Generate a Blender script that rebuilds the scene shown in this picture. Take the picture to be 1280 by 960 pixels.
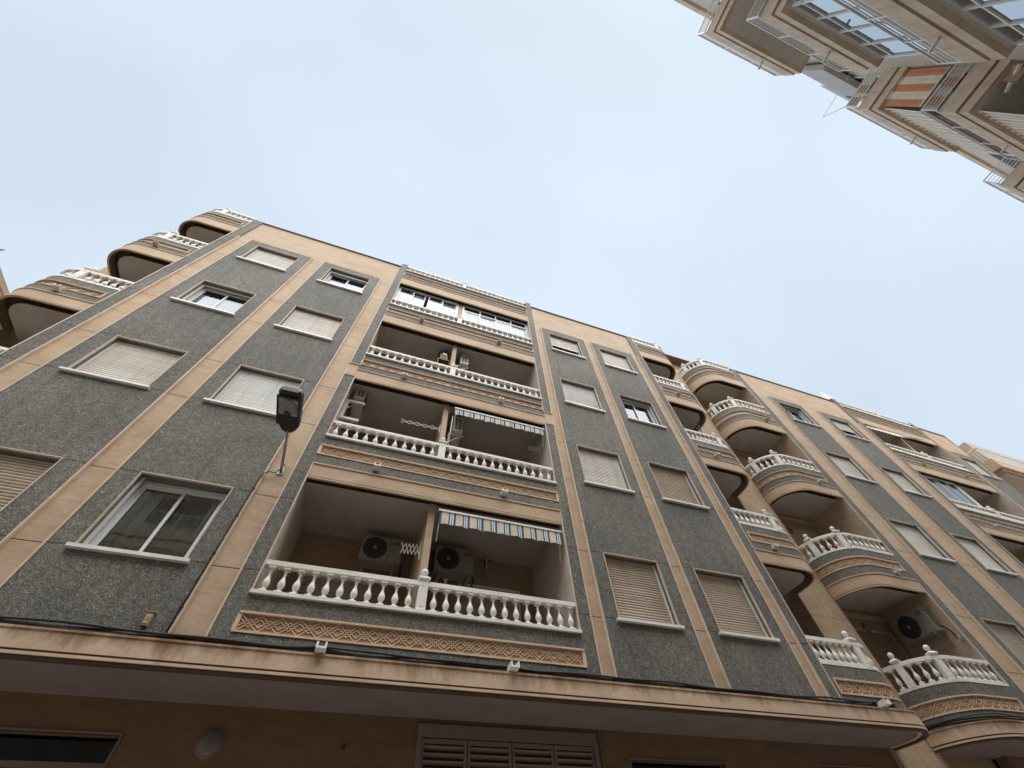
import bpy, bmesh, math, random
from mathutils import Matrix, Vector
random.seed(7)
R = math.radians
SC = bpy.context.scene
for o in list(bpy.data.objects): bpy.data.objects.remove(o)

# ------------------------------------------------------------------ camera, sky, sun, exposure
cam = bpy.data.cameras.new("camera"); co = bpy.data.objects.new("camera", cam)
SC.collection.objects.link(co); SC.camera = co
co.matrix_world = Matrix((( 0.94199478, -0.24881788, -0.22524542, 0.0),
                          (-0.33282176, -0.77910749, -0.53124495, 0.0),
                          (-0.04330715,  0.57539655, -0.81672719, 1.6),
                          (0, 0, 0, 1)))
cam.sensor_width = 36; cam.lens = 510.334 * 36 / 1280
cam.clip_start = 0.05; cam.clip_end = 600

SUN_EL, SUN_ROT = 62.0, 176.0
w = bpy.data.worlds.new("World"); SC.world = w; w.use_nodes = True
nt = w.node_tree; nt.nodes.clear()
out = nt.nodes.new("ShaderNodeOutputWorld"); bg = nt.nodes.new("ShaderNodeBackground")
sky = nt.nodes.new("ShaderNodeTexSky"); sky.sky_type = 'NISHITA'; sky.sun_disc = False
sky.sun_elevation = R(SUN_EL); sky.sun_rotation = R(SUN_ROT)
sky.air_density = 1.0; sky.dust_density = 4.0; sky.ozone_density = 1.0; sky.altitude = 0
tc = nt.nodes.new("ShaderNodeTexCoord"); mp = nt.nodes.new("ShaderNodeMapping")
mp.inputs['Scale'].default_value = (1.0, 1.6, 1.0)
ns = nt.nodes.new("ShaderNodeTexNoise"); ns.inputs['Scale'].default_value = 1.3
ns.inputs['Detail'].default_value = 3; ns.inputs['Roughness'].default_value = .45
cr = nt.nodes.new("ShaderNodeValToRGB")
cr.color_ramp.elements[0].position = .3; cr.color_ramp.elements[0].color = (5.75, 6.75, 7.8, 1)
cr.color_ramp.elements[1].position = .75; cr.color_ramp.elements[1].color = (6.85, 7.9, 8.95, 1)
mx = nt.nodes.new("ShaderNodeMixRGB"); mx.inputs[0].default_value = .93   # thin even cloud veils the blue
nt.links.new(tc.outputs['Generated'], mp.inputs[0]); nt.links.new(mp.outputs[0], ns.inputs['Vector'])
nt.links.new(ns.outputs['Fac'], cr.inputs[0])
nt.links.new(sky.outputs[0], mx.inputs[1]); nt.links.new(cr.outputs[0], mx.inputs[2])
dn = nt.nodes.new("ShaderNodeVectorMath"); dn.operation = 'DOT_PRODUCT'; dn.inputs[1].default_value = (0.12, 0.62, 0.775)
nt.links.new(tc.outputs['Generated'], dn.inputs[0])
gr = nt.nodes.new("ShaderNodeMapRange"); gr.inputs[1].default_value = .72; gr.inputs[2].default_value = 1.0; gr.inputs[3].default_value = .975; gr.inputs[4].default_value = 1.07
nt.links.new(dn.outputs['Value'], gr.inputs[0])
m2 = nt.nodes.new("ShaderNodeVectorMath"); m2.operation = 'SCALE'; nt.links.new(mx.outputs[0], m2.inputs[0]); nt.links.new(gr.outputs[0], m2.inputs['Scale'])
nt.links.new(m2.outputs[0], bg.inputs['Color']); bg.inputs['Strength'].default_value = .079
nt.links.new(bg.outputs[0], out.inputs['Surface'])

sl = bpy.data.lights.new("sun", 'SUN'); sl.energy = 3.3; sl.angle = R(75); sl.color = (1, .96, .9)
so = bpy.data.objects.new("sun", sl); SC.collection.objects.link(so)
sd = Vector((math.sin(R(SUN_ROT)) * math.cos(R(SUN_EL)), math.cos(R(SUN_ROT)) * math.cos(R(SUN_EL)), math.sin(R(SUN_EL))))
so.rotation_euler = sd.to_track_quat('Z', 'Y').to_euler(); so.location = (0, 0, 40)
SC.view_settings.view_transform = 'Standard'; SC.view_settings.look = 'None'
SC.view_settings.gamma = 1; SC.view_settings.use_curve_mapping = False
SC.view_settings.exposure = 0.62
SC.render.engine = 'CYCLES'
SC.cycles.max_bounces = 8; SC.cycles.diffuse_bounces = 4; SC.cycles.glossy_bounces = 4
SC.cycles.transparent_max_bounces = 12

D = 5.9607            # facade plane of the two near buildings

# ------------------------------------------------------------------ materials
MATS = {}
def newmat(name, rough=.7, metallic=0.0, spec=.5):
    m = bpy.data.materials.new(name); m.use_nodes = True
    b = m.node_tree.nodes['Principled BSDF']
    b.inputs['Roughness'].default_value = rough; b.inputs['Metallic'].default_value = metallic
    b.inputs['Specular IOR Level'].default_value = spec
    MATS[name] = m
    return m, m.node_tree, b
def coord(nt, scale=(1, 1, 1), rot=(0, 0, 0)):
    t = nt.nodes.new("ShaderNodeTexCoord"); m = nt.nodes.new("ShaderNodeMapping")
    m.inputs['Scale'].default_value = scale; m.inputs['Rotation'].default_value = rot
    nt.links.new(t.outputs['Object'], m.inputs[0]); return m.outputs[0]
def noise(nt, vec, scale, detail=4, rough=.5):
    n = nt.nodes.new("ShaderNodeTexNoise"); n.inputs['Scale'].default_value = scale
    n.inputs['Detail'].default_value = detail; n.inputs['Roughness'].default_value = rough
    nt.links.new(vec, n.inputs['Vector']); return n.outputs['Fac']
def ramp(nt, fac, stops):
    r = nt.nodes.new("ShaderNodeValToRGB"); e = r.color_ramp.elements
    while len(e) < len(stops): e.new(.5)
    for k, (p, c) in enumerate(stops):
        e[k].position = p; e[k].color = tuple(c) + (1,) if len(c) == 3 else c
    nt.links.new(fac, r.inputs[0]); return r.outputs[0]
def mix(nt, fac, a, b, mode='MIX'):
    m = nt.nodes.new("ShaderNodeMixRGB"); m.blend_type = mode
    for s, v in ((0, fac), (1, a), (2, b)):
        if isinstance(v, (int, float)): m.inputs[s].default_value = v
        elif isinstance(v, tuple): m.inputs[s].default_value = tuple(v) + (1,)
        else: nt.links.new(v, m.inputs[s])
    return m.outputs[0]
def bump(nt, b, h, strength=.3, dist=.01):
    n = nt.nodes.new("ShaderNodeBump"); n.inputs['Strength'].default_value = strength
    n.inputs['Distance'].default_value = dist
    nt.links.new(h, n.inputs['Height']); nt.links.new(n.outputs[0], b.inputs['Normal'])
def g3(v): return (v, v, v)
def slatmat(name, col, rough=.32):
    m, nt, b = newmat(name, rough); v = coord(nt)
    c = ramp(nt, noise(nt, v, 1.1, 3), [(.35, tuple(x * .92 for x in col)), (.65, tuple(min(1, x * 1.04) for x in col))])
    d = ramp(nt, noise(nt, coord(nt, (7, 7, .5)), 1.6, 5, .7), [(.48, g3(1)), (.75, (.80, .77, .72))])
    sl = ramp(nt, noise(nt, coord(nt, (.3, .3, 22)), 1.0, 1), [(.35, g3(.93)), (.65, g3(1.03))])
    nt.links.new(mix(nt, 1.0, mix(nt, 1.0, c, d, 'MULTIPLY'), sl, 'MULTIPLY'), b.inputs['Base Color'])

def speckle(name, dark, mid, light, scale=60, rough=.75):
    m, nt, b = newmat(name, rough)
    v = coord(nt)
    vo = nt.nodes.new("ShaderNodeTexVoronoi"); vo.inputs['Scale'].default_value = scale
    nt.links.new(v, vo.inputs['Vector'])
    sep = nt.nodes.new("ShaderNodeSeparateColor"); nt.links.new(vo.outputs['Color'], sep.inputs[0])
    c = ramp(nt, sep.outputs[0], [(0, dark), (.35, mid), (.72, mid), (1, light)])
    big = ramp(nt, noise(nt, v, .9, 3), [(.3, g3(.82)), (.7, g3(1.12))])
    med = ramp(nt, noise(nt, v, 14, 4, .7), [(.3, g3(.72)), (.7, g3(1.25))])
    c = mix(nt, 1.0, c, big, 'MULTIPLY'); c = mix(nt, 1.0, c, med, 'MULTIPLY')
    st = coord(nt, (2.6, 2.6, .16))
    s = ramp(nt, noise(nt, st, 2.5, 5, .65), [(.50, g3(1)), (.74, (.74, .72, .68))])
    pt = ramp(nt, noise(nt, v, .38, 2), [(.42, g3(.93)), (.5, g3(1.0)), (.66, (1.10, 1.09, 1.05))]); c = mix(nt, 1.0, c, pt, 'MULTIPLY')
    c = mix(nt, 1.0, c, s, 'MULTIPLY')
    nt.links.new(c, b.inputs['Base Color']); bump(nt, b, vo.outputs['Distance'], .5, .006)
def stone(name, base, tint, var=.12, rough=.72, streak=0.0, scale=1.6, fine=30):
    m, nt, b = newmat(name, rough)
    v = coord(nt)
    f = noise(nt, v, scale, 6, .6)
    c = ramp(nt, f, [(.28, base), (.72, tint)])
    f2 = ramp(nt, noise(nt, v, fine, 5, .7), [(.25, g3(1 - var)), (.75, g3(1 + var))])
    c = mix(nt, 1.0, c, f2, 'MULTIPLY')
    dg = coord(nt, (1, 1, 3.4), (0, R(24), 0))
    vein = ramp(nt, noise(nt, dg, 2.4, 7, .75), [(.45, g3(1.0)), (.62, (.90, .84, .77)), (.75, g3(1.03))])
    c = mix(nt, 1.0, c, vein, 'MULTIPLY')
    if streak:
        st = coord(nt, (3.2, 3.2, .5))
        s = ramp(nt, noise(nt, st, 2.2, 6, .65), [(.42, g3(1)), (.66, (.50, .40, .31)), (.8, (.30, .24, .19))])
        c = mix(nt, streak, c, mix(nt, 1.0, c, s, 'MULTIPLY'))
    nt.links.new(c, b.inputs['Base Color']); bump(nt, b, noise(nt, v, 60, 4), .12, .004)
def plain(name, col, rough=.6, metallic=0.0, var=.06, spec=.5, scale=8):
    m, nt, b = newmat(name, rough, metallic, spec)
    v = coord(nt)
    f = ramp(nt, noise(nt, v, scale, 5, .6), [(.3, tuple(x * (1 - var) for x in col)), (.7, tuple(min(1, x * (1 + var)) for x in col))])
    nt.links.new(f, b.inputs['Base Color'])

speckle('granite_chip_render', (.060, .057, .050), (.147, .140, .122), (.30, .287, .257), 84)
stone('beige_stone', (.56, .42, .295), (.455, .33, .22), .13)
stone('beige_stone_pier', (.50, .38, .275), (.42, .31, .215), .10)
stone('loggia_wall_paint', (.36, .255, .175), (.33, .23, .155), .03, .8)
stone('ground_wall_paint', (.19, .112, .062), (.165, .097, .053), .04, .8)
stone('carved_ground', (.50, .36, .25), (.42, .30, .20), .14, .8, scale=6)
stone('carved_stone', (.70, .53, .385), (.60, .45, .32), .14, .75, scale=6)
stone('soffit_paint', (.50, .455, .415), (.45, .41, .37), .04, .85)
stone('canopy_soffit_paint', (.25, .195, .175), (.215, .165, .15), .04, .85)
stone('light_stone', (.70, .575, .46), (.60, .485, .38), .08, .7)
stone('sill_marble', (.86, .84, .81), (.76, .74, .70), .05, .35, scale=4)
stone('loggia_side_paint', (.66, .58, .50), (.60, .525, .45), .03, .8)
stone('white_paint', (.86, .85, .82), (.76, .74, .70), .07, .55, scale=5)
stone('white_marble', (.70, .68, .65), (.58, .55, .51), .06, .4, scale=4)
stone('dark_joint', (.03, .022, .016), (.02, .015, .012), .1, .9)
stone('shade_joint_brown', (.10, .065, .042), (.07, .045, .03), .1, .9)  # shade of the drip channels painted dark brown; also dark grooves and joints
def stained_canopy():
    m, nt, b = newmat('stained_stone', .75)
    v = coord(nt); c = ramp(nt, noise(nt, v, 2.2, 6, .6), [(.3, (.64, .48, .345)), (.7, (.50, .36, .25))])
    c = mix(nt, 1.0, c, ramp(nt, noise(nt, v, 26, 5, .7), [(.25, g3(.86)), (.75, g3(1.14))]), 'MULTIPLY')
    t = nt.nodes.new("ShaderNodeTexCoord"); sp = nt.nodes.new("ShaderNodeSeparateXYZ"); nt.links.new(t.outputs['Object'], sp.inputs[0])
    h = nt.nodes.new("ShaderNodeMapRange"); h.inputs[1].default_value = 3.60; h.inputs[2].default_value = 3.83; nt.links.new(sp.outputs[2], h.inputs[0])
    d1 = noise(nt, coord(nt, (1, 1, .30)), 5.0, 6, .75); d2 = noise(nt, coord(nt, (1, 1, .3)), .9, 3, .6)
    def mth(op, a, b_):
        q = nt.nodes.new("ShaderNodeMath"); q.operation = op
        for k, x in enumerate((a, b_)):
            if isinstance(x, (int, float)): q.inputs[k].default_value = x
            else: nt.links.new(x, q.inputs[k])
        return q.outputs[0]
    f = mth('ADD', mth('ADD', mth('MULTIPLY', h.outputs[0], .30), mth('MULTIPLY', d1, .75)), mth('MULTIPLY', d2, .55))
    msk = ramp(nt, f, [(.74, g3(0)), (1.0, g3(1))])
    c2 = mix(nt, 1.0, c, (.42, .30, .20), 'MULTIPLY'); c = mix(nt, msk, c, c2)
    nt.links.new(c, b.inputs['Base Color']); bump(nt, b, noise(nt, v, 60, 4), .15, .004)
stained_canopy()
plain('roof_edge', (.27, .24, .21), .8)
slatmat('blind_white', (.89, .89, .88))
slatmat('blind_cream', (.84, .80, .74))
slatmat('blind_beige', (.52, .425, .33))
plain('blind_brown', (.26, .19, .14), .5)
plain('white_aluminium', (.74, .74, .73), .35, var=.03)
plain('grey_aluminium', (.36, .38, .38), .4, .3)
plain('dark_rubber', (.018, .018, .018), .6)
plain('black_plastic', (.014, .014, .015), .38)
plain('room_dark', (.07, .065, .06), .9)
plain('bounce_room', (.45, .42, .38), .9)
plain('room_black', (.006, .006, .006), .95)
plain('sheer_curtain', (.88, .90, .92), .9, var=.1, scale=3)
plain('reflector_metal', (.55, .54, .52), .25, .5)
plain('curtain_fabric', (.85, .81, .75), .9, var=.12, scale=3)
plain('ac_casing', (.28, .25, .225), .45)
plain('ac_grille', (.035, .033, .032), .5)
plain('shade_grey', (.15, .13, .12), .5)
plain('lens_grey', (.22, .22, .21), .18)
plain('lens_frame', (.34, .33, .32), .5)
plain('lamp_grey', (.30, .30, .30), .35, .5)
plain('asphalt', (.10, .098, .094), .9, var=.25, scale=20)
plain('pavement', (.44, .41, .37), .85, var=.15, scale=6)
plain('terracotta', (.22, .11, .07), .85, var=.2)
plain('brown_wood', (.14, .075, .04), .6, var=.2)
plain('rope_fabric', (.36, .24, .14), .9)
plain('umbrella_fabric', (.02, .022, .025), .8)
plain('brass', (.25, .17, .09), .45, .6)
plain('louvre_paint', (.20, .145, .125), .55)
plain('opposite_wall', (.56, .50, .43), .8, var=.08, scale=3)
stone('opposite_stone', (.66, .545, .435), (.57, .455, .35), .10, .75, streak=.35)
plain('opposite_soffit', (.60, .57, .53), .85)
plain('rail_shade_strip', (.16, .09, .05), .85, var=.35, scale=18)
plain('ac_casing_light', (.66, .62, .57), .45)
plain('grey_panel', (.36, .34, .315), .5)
plain('steel_rail', (.66, .66, .65), .35, .1)
plain('cactus_green', (.05, .09, .03), .7)
plain('figurine_brown', (.10, .075, .06), .7)
plain('cyan_plastic', (.03, .055, .07), .5)

def glassmat(name, tint, refl=1.0, ior=2.1):
    m = bpy.data.materials.new(name); m.use_nodes = True; MATS[name] = m
    nt = m.node_tree; nt.nodes.clear()
    o = nt.nodes.new("ShaderNodeOutputMaterial"); gl = nt.nodes.new("ShaderNodeBsdfGlossy")
    gl.inputs['Roughness'].default_value = .015; gl.inputs['Color'].default_value = (refl * .88, refl * .97, refl * 1.04, 1)
    tr = nt.nodes.new("ShaderNodeBsdfTransparent"); tr.inputs[0].default_value = tuple(tint) + (1,)
    fr = nt.nodes.new("ShaderNodeFresnel"); fr.inputs['IOR'].default_value = ior
    ms = nt.nodes.new("ShaderNodeMixShader")
    v = coord(nt); n = nt.nodes.new("ShaderNodeBump"); n.inputs['Strength'].default_value = .04; n.inputs['Distance'].default_value = .02
    nt.links.new(noise(nt, v, 2.5, 1), n.inputs['Height']); nt.links.new(n.outputs[0], gl.inputs['Normal'])
    nt.links.new(fr.outputs[0], ms.inputs[0]); nt.links.new(tr.outputs[0], ms.inputs[1]); nt.links.new(gl.outputs[0], ms.inputs[2])
    nt.links.new(ms.outputs[0], o.inputs[0])
glassmat('window_glass', (.93, .95, .96), ior=2.3)
glassmat('sky_glass', (.93, .95, .96), ior=1.85)
glassmat('clear_lens', (.9, .9, .9), ior=1.3)
glassmat('tinted_glass', (.25, .30, .33))
glassmat('blue_glass', (.55, .66, .70), .60, 4.5)
glassmat('dark_glass', (.3, .3, .3), .25)
def stripes(name, cols, axis, period, rough=.85, off=.0):
    """woven stripes: cols = [(fraction, colour)...] along an object axis"""
    m, nt, b = newmat(name, rough)
    t = nt.nodes.new("ShaderNodeTexCoord"); s = nt.nodes.new("ShaderNodeSeparateXYZ")
    nt.links.new(t.outputs['Object'], s.inputs[0])
    a = nt.nodes.new("ShaderNodeMath"); a.operation = 'DIVIDE'; a.inputs[1].default_value = period
    ad = nt.nodes.new('ShaderNodeMath'); ad.operation = 'ADD'; ad.inputs[1].default_value = off + period * 100
    nt.links.new(s.outputs[axis], ad.inputs[0]); nt.links.new(ad.outputs[0], a.inputs[0])
    f = nt.nodes.new("ShaderNodeMath"); f.operation = 'FRACT'; nt.links.new(a.outputs[0], f.inputs[0])
    r = nt.nodes.new("ShaderNodeValToRGB"); r.color_ramp.interpolation = 'CONSTANT'; e = r.color_ramp.elements
    while len(e) < len(cols): e.new(.5)
    p = 0
    for k, (fr, c) in enumerate(cols):
        e[k].position = p; e[k].color = tuple(c) + (1,); p += fr
    nt.links.new(f.outputs[0], r.inputs[0])
    v = coord(nt); d = ramp(nt, noise(nt, v, 5, 4), [(.3, g3(.85)), (.7, g3(1.05))])
    nt.links.new(mix(nt, 1.0, r.outputs[0], d, 'MULTIPLY'), b.inputs['Base Color'])
stripes('awning_blue_stripe', [(.50, (.66, .55, .43)), (.09, (.03, .10, .17)), (.10, (.62, .66, .68)), (.05, (.06, .22, .36)), (.10, (.62, .66, .68)), (.16, (.03, .10, .17))], 0, .255)
stripes('awning_orange_stripe', [(.5, (.56, .25, .11)), (.5, (.72, .64, .54))], 1, .376, off=4.66)
stripes('awning_white_stripe', [(.62, (.80, .72, .62)), (.38, (.46, .38, .31))], 0, .20)
stripes('curtain_orange', [(.5, (.42, .17, .06)), (.5, (.55, .48, .40))], 1, .44)

# ------------------------------------------------------------------ mesh builder
class MB:
    def __init__(s): s.v = []; s.f = []; s.m = []; s.s = []; s.slots = []
    def slot(s, n):
        if n not in s.slots: s.slots.append(n)
        return s.slots.index(n)
    def face(s, pts, mat, smooth=False):
        i = len(s.v); s.v += [tuple(p) for p in pts]; s.f.append(tuple(range(i, i + len(pts))))
        s.m.append(s.slot(mat)); s.s.append(smooth)
    def shared(s, verts, faces, mat, smooth=False):
        i = len(s.v); s.v += [tuple(p) for p in verts]
        for f in faces: s.f.append(tuple(a + i for a in f)); s.m.append(s.slot(mat)); s.s.append(smooth)
    def box(s, x0, x1, y0, y1, z0, z1, mat, M=None, taper=0):
        t = taper
        vs = [(x0, y0, z0), (x1, y0, z0), (x1, y1, z0), (x0, y1, z0), (x0 + t, y0 + t, z1), (x1 - t, y0 + t, z1), (x1 - t, y1 - t, z1), (x0 + t, y1 - t, z1)]
        if M is not None: vs = [tuple(M @ Vector(v)) for v in vs]
        s.shared(vs, [(3, 2, 1, 0), (4, 5, 6, 7), (0, 1, 5, 4), (1, 2, 6, 5), (2, 3, 7, 6), (3, 0, 4, 7)], mat)
    def bar(s, a, b, wd, ht, mat, up=(0, 0, 1)):
        a = Vector(a); b = Vector(b); d = b - a; L = d.length
        if L < 1e-6: return
        d.normalize(); u = Vector(up)
        if abs(d.dot(u)) > .98: u = Vector((0, 1, 0))
        x = d.cross(u).normalized(); z = x.cross(d)
        M = Matrix((x, d, z)).transposed().to_4x4(); M.translation = a
        s.box(-wd / 2, wd / 2, 0, L, -ht / 2, ht / 2, mat, M)
    def tube(s, pts, r, mat, n=8, closed_ends=True):
        pts = [Vector(p) for p in pts]; rings = []
        prev = None
        for k, p in enumerate(pts):
            d = (pts[min(k + 1, len(pts) - 1)] - pts[max(k - 1, 0)]).normalized()
            u = Vector((0, 0, 1)) if abs(d.z) < .9 else Vector((1, 0, 0))
            x = d.cross(u).normalized() if prev is None else (prev - d * prev.dot(d)).normalized()
            prev = x; y = d.cross(x)
            rr = r[k] if isinstance(r, (list, tuple)) else r
            rings.append([p + x * rr * math.cos(2 * math.pi * j / n) + y * rr * math.sin(2 * math.pi * j / n) for j in range(n)])
        vs = [v for q in rings for v in q]; fs = []
        for k in range(len(rings) - 1):
            for j in range(n):
                a = k * n + j; b = k * n + (j + 1) % n; fs.append((a, b, b + n, a + n))
        if closed_ends: fs += [tuple(range(n))[::-1], tuple((len(rings) - 1) * n + j for j in range(n))]
        s.shared(vs, fs, mat, True)
    def lathe(s, prof, mat, n=12, c=(0, 0, 0), M=None, smooth=True):
        vs = []
        for r, z in prof:
            for j in range(n):
                a = 2 * math.pi * (j + .5) / n; v = Vector((c[0] + r * math.cos(a), c[1] + r * math.sin(a), c[2] + z))
                vs.append(tuple(M @ v) if M is not None else tuple(v))
        fs = []
        for k in range(len(prof) - 1):
            for j in range(n):
                a = k * n + j; b = k * n + (j + 1) % n; fs.append((a, b, b + n, a + n))
        fs += [tuple(range(n))[::-1], tuple((len(prof) - 1) * n + j for j in range(n))]
        s.shared(vs, fs, mat, smooth)
    def prism(s, poly, z0, z1, mat, matb=None):
        n = len(poly)
        s.face([(x, y, z0) for x, y in poly][::-1], matb or mat); s.face([(x, y, z1) for x, y in poly], mat)
        for i in range(n):
            a, b = poly[i], poly[(i + 1) % n]
            s.face([(a[0], a[1], z0), (b[0], b[1], z0), (b[0], b[1], z1), (a[0], a[1], z1)], mat)
    def band(s, path, z0, z1, o, i, mat, smooth=True):
        """solid wall following a plan path: outer face at offset o, inner face at offset -i"""
        n = len(path)
        P = [(x + nx * o, y + ny * o) for x, y, nx, ny in path]; Q = [(x - nx * i, y - ny * i) for x, y, nx, ny in path]
        vo = [(p[0], p[1], z0) for p in P] + [(p[0], p[1], z1) for p in P]
        s.shared(vo, [(k, k + 1, n + k + 1, n + k) for k in range(n - 1)], mat, smooth)
        vi = [(p[0], p[1], z0) for p in Q] + [(p[0], p[1], z1) for p in Q]
        s.shared(vi, [(k + 1, k, n + k, n + k + 1) for k in range(n - 1)], mat, smooth)
        for z, fl in ((z0, 1), (z1, 0)):
            for k in range(n - 1):
                q = [(*P[k], z), (*Q[k], z), (*Q[k + 1], z), (*P[k + 1], z)]
                s.face(q if fl else q[::-1], mat)
        for k in (0, n - 1):
            s.face([(*P[k], z0), (*Q[k], z0), (*Q[k], z1), (*P[k], z1)], mat)
    def build(s, name, parent=None, loc=None):
        me = bpy.data.meshes.new(name); me.from_pydata(s.v, [], s.f)
        for n in s.slots: me.materials.append(MATS[n])
        me.polygons.foreach_set('material_index', s.m); me.polygons.foreach_set('use_smooth', s.s); me.update()
        return link(name, me, parent, loc)

def wpos(p):
    v = Vector((0, 0, 0))
    M = Matrix.Identity(4)
    while p is not None:
        M = p.matrix_basis @ M if p.parent is None else p.matrix_parent_inverse @ p.matrix_basis @ M
        p = p.parent
    return M
def link(name, me, parent=None, loc=None):
    o = bpy.data.objects.new(name, me); SC.collection.objects.link(o)
    if parent is not None:
        o.parent = parent; o.matrix_parent_inverse = wpos(parent).inverted()
    if loc is not None: o.location = loc
    return o
def thing(name, loc, label, cat, group=None, kind=None):
    o = bpy.data.objects.new(name, None); SC.collection.objects.link(o); o.location = loc
    o.empty_display_size = .2
    return tag(o, label, cat, group, kind)
def tag(o, label=None, cat=None, group=None, kind=None):
    for k, v in (('label', label), ('category', cat), ('group', group), ('kind', kind)):
        if v: o[k] = v
    return o

# ------------------------------------------------------------------ relief facade: painted cells with a depth each
def relief(y0, paints, extra=None):
    xs = sorted({round(v, 4) for p in paints for v in p[:2]}); zs = sorted({round(v, 4) for p in paints for v in p[2:4]})
    nx, nz = len(xs) - 1, len(zs) - 1
    cell = [[None] * nz for _ in range(nx)]
    for x0, x1, z0, z1, dep, key, mat in paints:
        x0, x1, z0, z1 = (round(v, 4) for v in (x0, x1, z0, z1))
        i0, i1, j0, j1 = xs.index(x0), xs.index(x1), zs.index(z0), zs.index(z1)
        for i in range(i0, i1):
            for j in range(j0, j1): cell[i][j] = (dep, key, mat) if key != 'void' else None
    MBs = {}
    def mb(k):
        if k not in MBs: MBs[k] = MB()
        return MBs[k]
    for i in range(nx):
        j = 0
        while j < nz:
            c = cell[i][j]
            if c is None: j += 1; continue
            d, key, mat = c; j2 = j
            while j2 + 1 < nz and cell[i][j2 + 1] == c: j2 += 1
            if mat:
                mb(key).face([(xs[i], y0 + d, zs[j]), (xs[i + 1], y0 + d, zs[j]), (xs[i + 1], y0 + d, zs[j2 + 1]), (xs[i], y0 + d, zs[j2 + 1])], mat)
            j = j2 + 1
    def side(a, b, pa, pb):
        if a is None and b is None: return
        if a is None: a = (b[0] + .12, None, None)
        if b is None: b = (a[0] + .12, None, None)
        if abs(a[0] - b[0]) < 1e-6: return
        fr = a if a[0] < b[0] else b
        if fr[2] is None: return
        y1, y2 = y0 + min(a[0], b[0]), y0 + max(a[0], b[0])
        mb(fr[1]).face([(pa[0], y1, pa[1]), (pb[0], y1, pb[1]), (pb[0], y2, pb[1]), (pa[0], y2, pa[1])], fr[2])
    for i in range(nx):
        for j in range(nz + 1):
            a = cell[i][j - 1] if j > 0 else None; b = cell[i][j] if j < nz else None
            side(a, b, (xs[i], zs[j]), (xs[i + 1], zs[j]))
    for j in range(nz):
        for i in range(nx + 1):
            a = cell[i - 1][j] if i > 0 else None; b = cell[i][j] if i < nx else None
            side(a, b, (xs[i], zs[j]), (xs[i], zs[j + 1]))
    return MBs

# ------------------------------------------------------------------ plan paths
def line_path(x0, x1, y=D, n=2):
    return [(x0 + (x1 - x0) * k / (n - 1), y, 0, -1) for k in range(n)]
def arc_right(x0, cx, r, y1, n=14):
    """straight from x0, rounding back on the right side, ending at depth y1"""
    p = [(x0, D, 0, -1)]
    for k in range(n + 1):
        a = math.pi / 2 * k / n; p.append((cx + r * math.sin(a), D + r - r * math.cos(a), math.sin(a), -math.cos(a)))
    p.append((cx + r, y1, 1, 0)); return p
def arc_left(x1, cx, r, y1, n=14):
    p = [(cx - r, y1, -1, 0)]
    for k in range(n + 1):
        a = math.pi / 2 * (1 - k / n); p.append((cx - r * math.sin(a), D + r - r * math.cos(a), -math.sin(a), -math.cos(a)))
    p.append((x1, D, 0, -1)); return p
def plen(path):
    L = [0]
    for a, b in zip(path, path[1:]): L.append(L[-1] + math.hypot(b[0] - a[0], b[1] - a[1]))
    return L
def pat(path, L, s, o=0):
    s = max(0, min(L[-1], s)); k = 0
    while k < len(L) - 2 and L[k + 1] < s: k += 1
    t = 0 if L[k + 1] == L[k] else (s - L[k]) / (L[k + 1] - L[k])
    a, b = path[k], path[k + 1]
    nx = a[2] + (b[2] - a[2]) * t; ny = a[3] + (b[3] - a[3]) * t; q = math.hypot(nx, ny) or 1
    nx /= q; ny /= q
    return a[0] + (b[0] - a[0]) * t + nx * o, a[1] + (b[1] - a[1]) * t + ny * o, nx, ny

# ------------------------------------------------------------------ shared small meshes
def mesh_of(name, fill):
    b = MB(); fill(b)
    me = bpy.data.meshes.new(name); me.from_pydata(b.v, [], b.f)
    for n in b.slots: me.materials.append(MATS[n])
    me.polygons.foreach_set('material_index', b.m); me.polygons.foreach_set('use_smooth', b.s); me.update()
    return me, b
BAL_PROF = [(.038, .033), (.040, .044), (.036, .054), (.022, .061), (.021, .070), (.030, .084), (.043, .106), (.0495, .132), (.048, .152), (.040, .178), (.029, .204), (.019, .228), (.0165, .258), (.0175, .272), (.022, .276), (.022, .284), (.0175, .288), (.020, .302), (.030, .322), (.034, .335)]
def fill_bal(b):
    b.box(-.050, .050, -.050, .050, 0, .036, 'white_paint')
    b.lathe(BAL_PROF, 'white_paint', 10)
    b.box(-.047, .047, -.047, .047, .334, .365, 'white_paint')
BAL_ME, BAL_MB = mesh_of('baluster', fill_bal)
def fill_post(b):
    b.box(-.066, .066, -.066, .066, 0, .455, 'white_paint')
    for sx, sy in ((0, -1), (1, 0), (-1, 0)):   # sunk panel frame on the faces
        w_, h_ = .03, .30
        for a0, a1, z0, z1 in ((-w_ - .006, -w_, .08, .08 + h_), (w_, w_ + .006, .08, .08 + h_), (-w_, w_, .08, .086), (-w_, w_, .08 + h_ - .006, .08 + h_)):
            if sy: b.box(a0, a1, -.071, -.0655, z0, z1, 'white_paint')
            else: b.box(min(sx * .0655, sx * .071), max(sx * .0655, sx * .071), a0, a1, z0, z1, 'white_paint')
    b.box(-.078, .078, -.078, .078, .4552, .475, 'white_paint')
    b.box(-.088, .088, -.088, .088, .4752, .50, 'white_paint')
    b.box(-.088, .088, -.088, .088, .5002, .535, 'white_paint', taper=.045)
    b.lathe([(.032, .53), (.026, .545), (.022, .555)] + [(.058 * math.sin(math.pi * k / 9), .607 - .058 * math.cos(math.pi * k / 9)) for k in range(1, 9)] + [(.004, .665)], 'white_paint', 14)
POST_ME, POST_MB = mesh_of('balustrade_post', fill_post)

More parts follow.
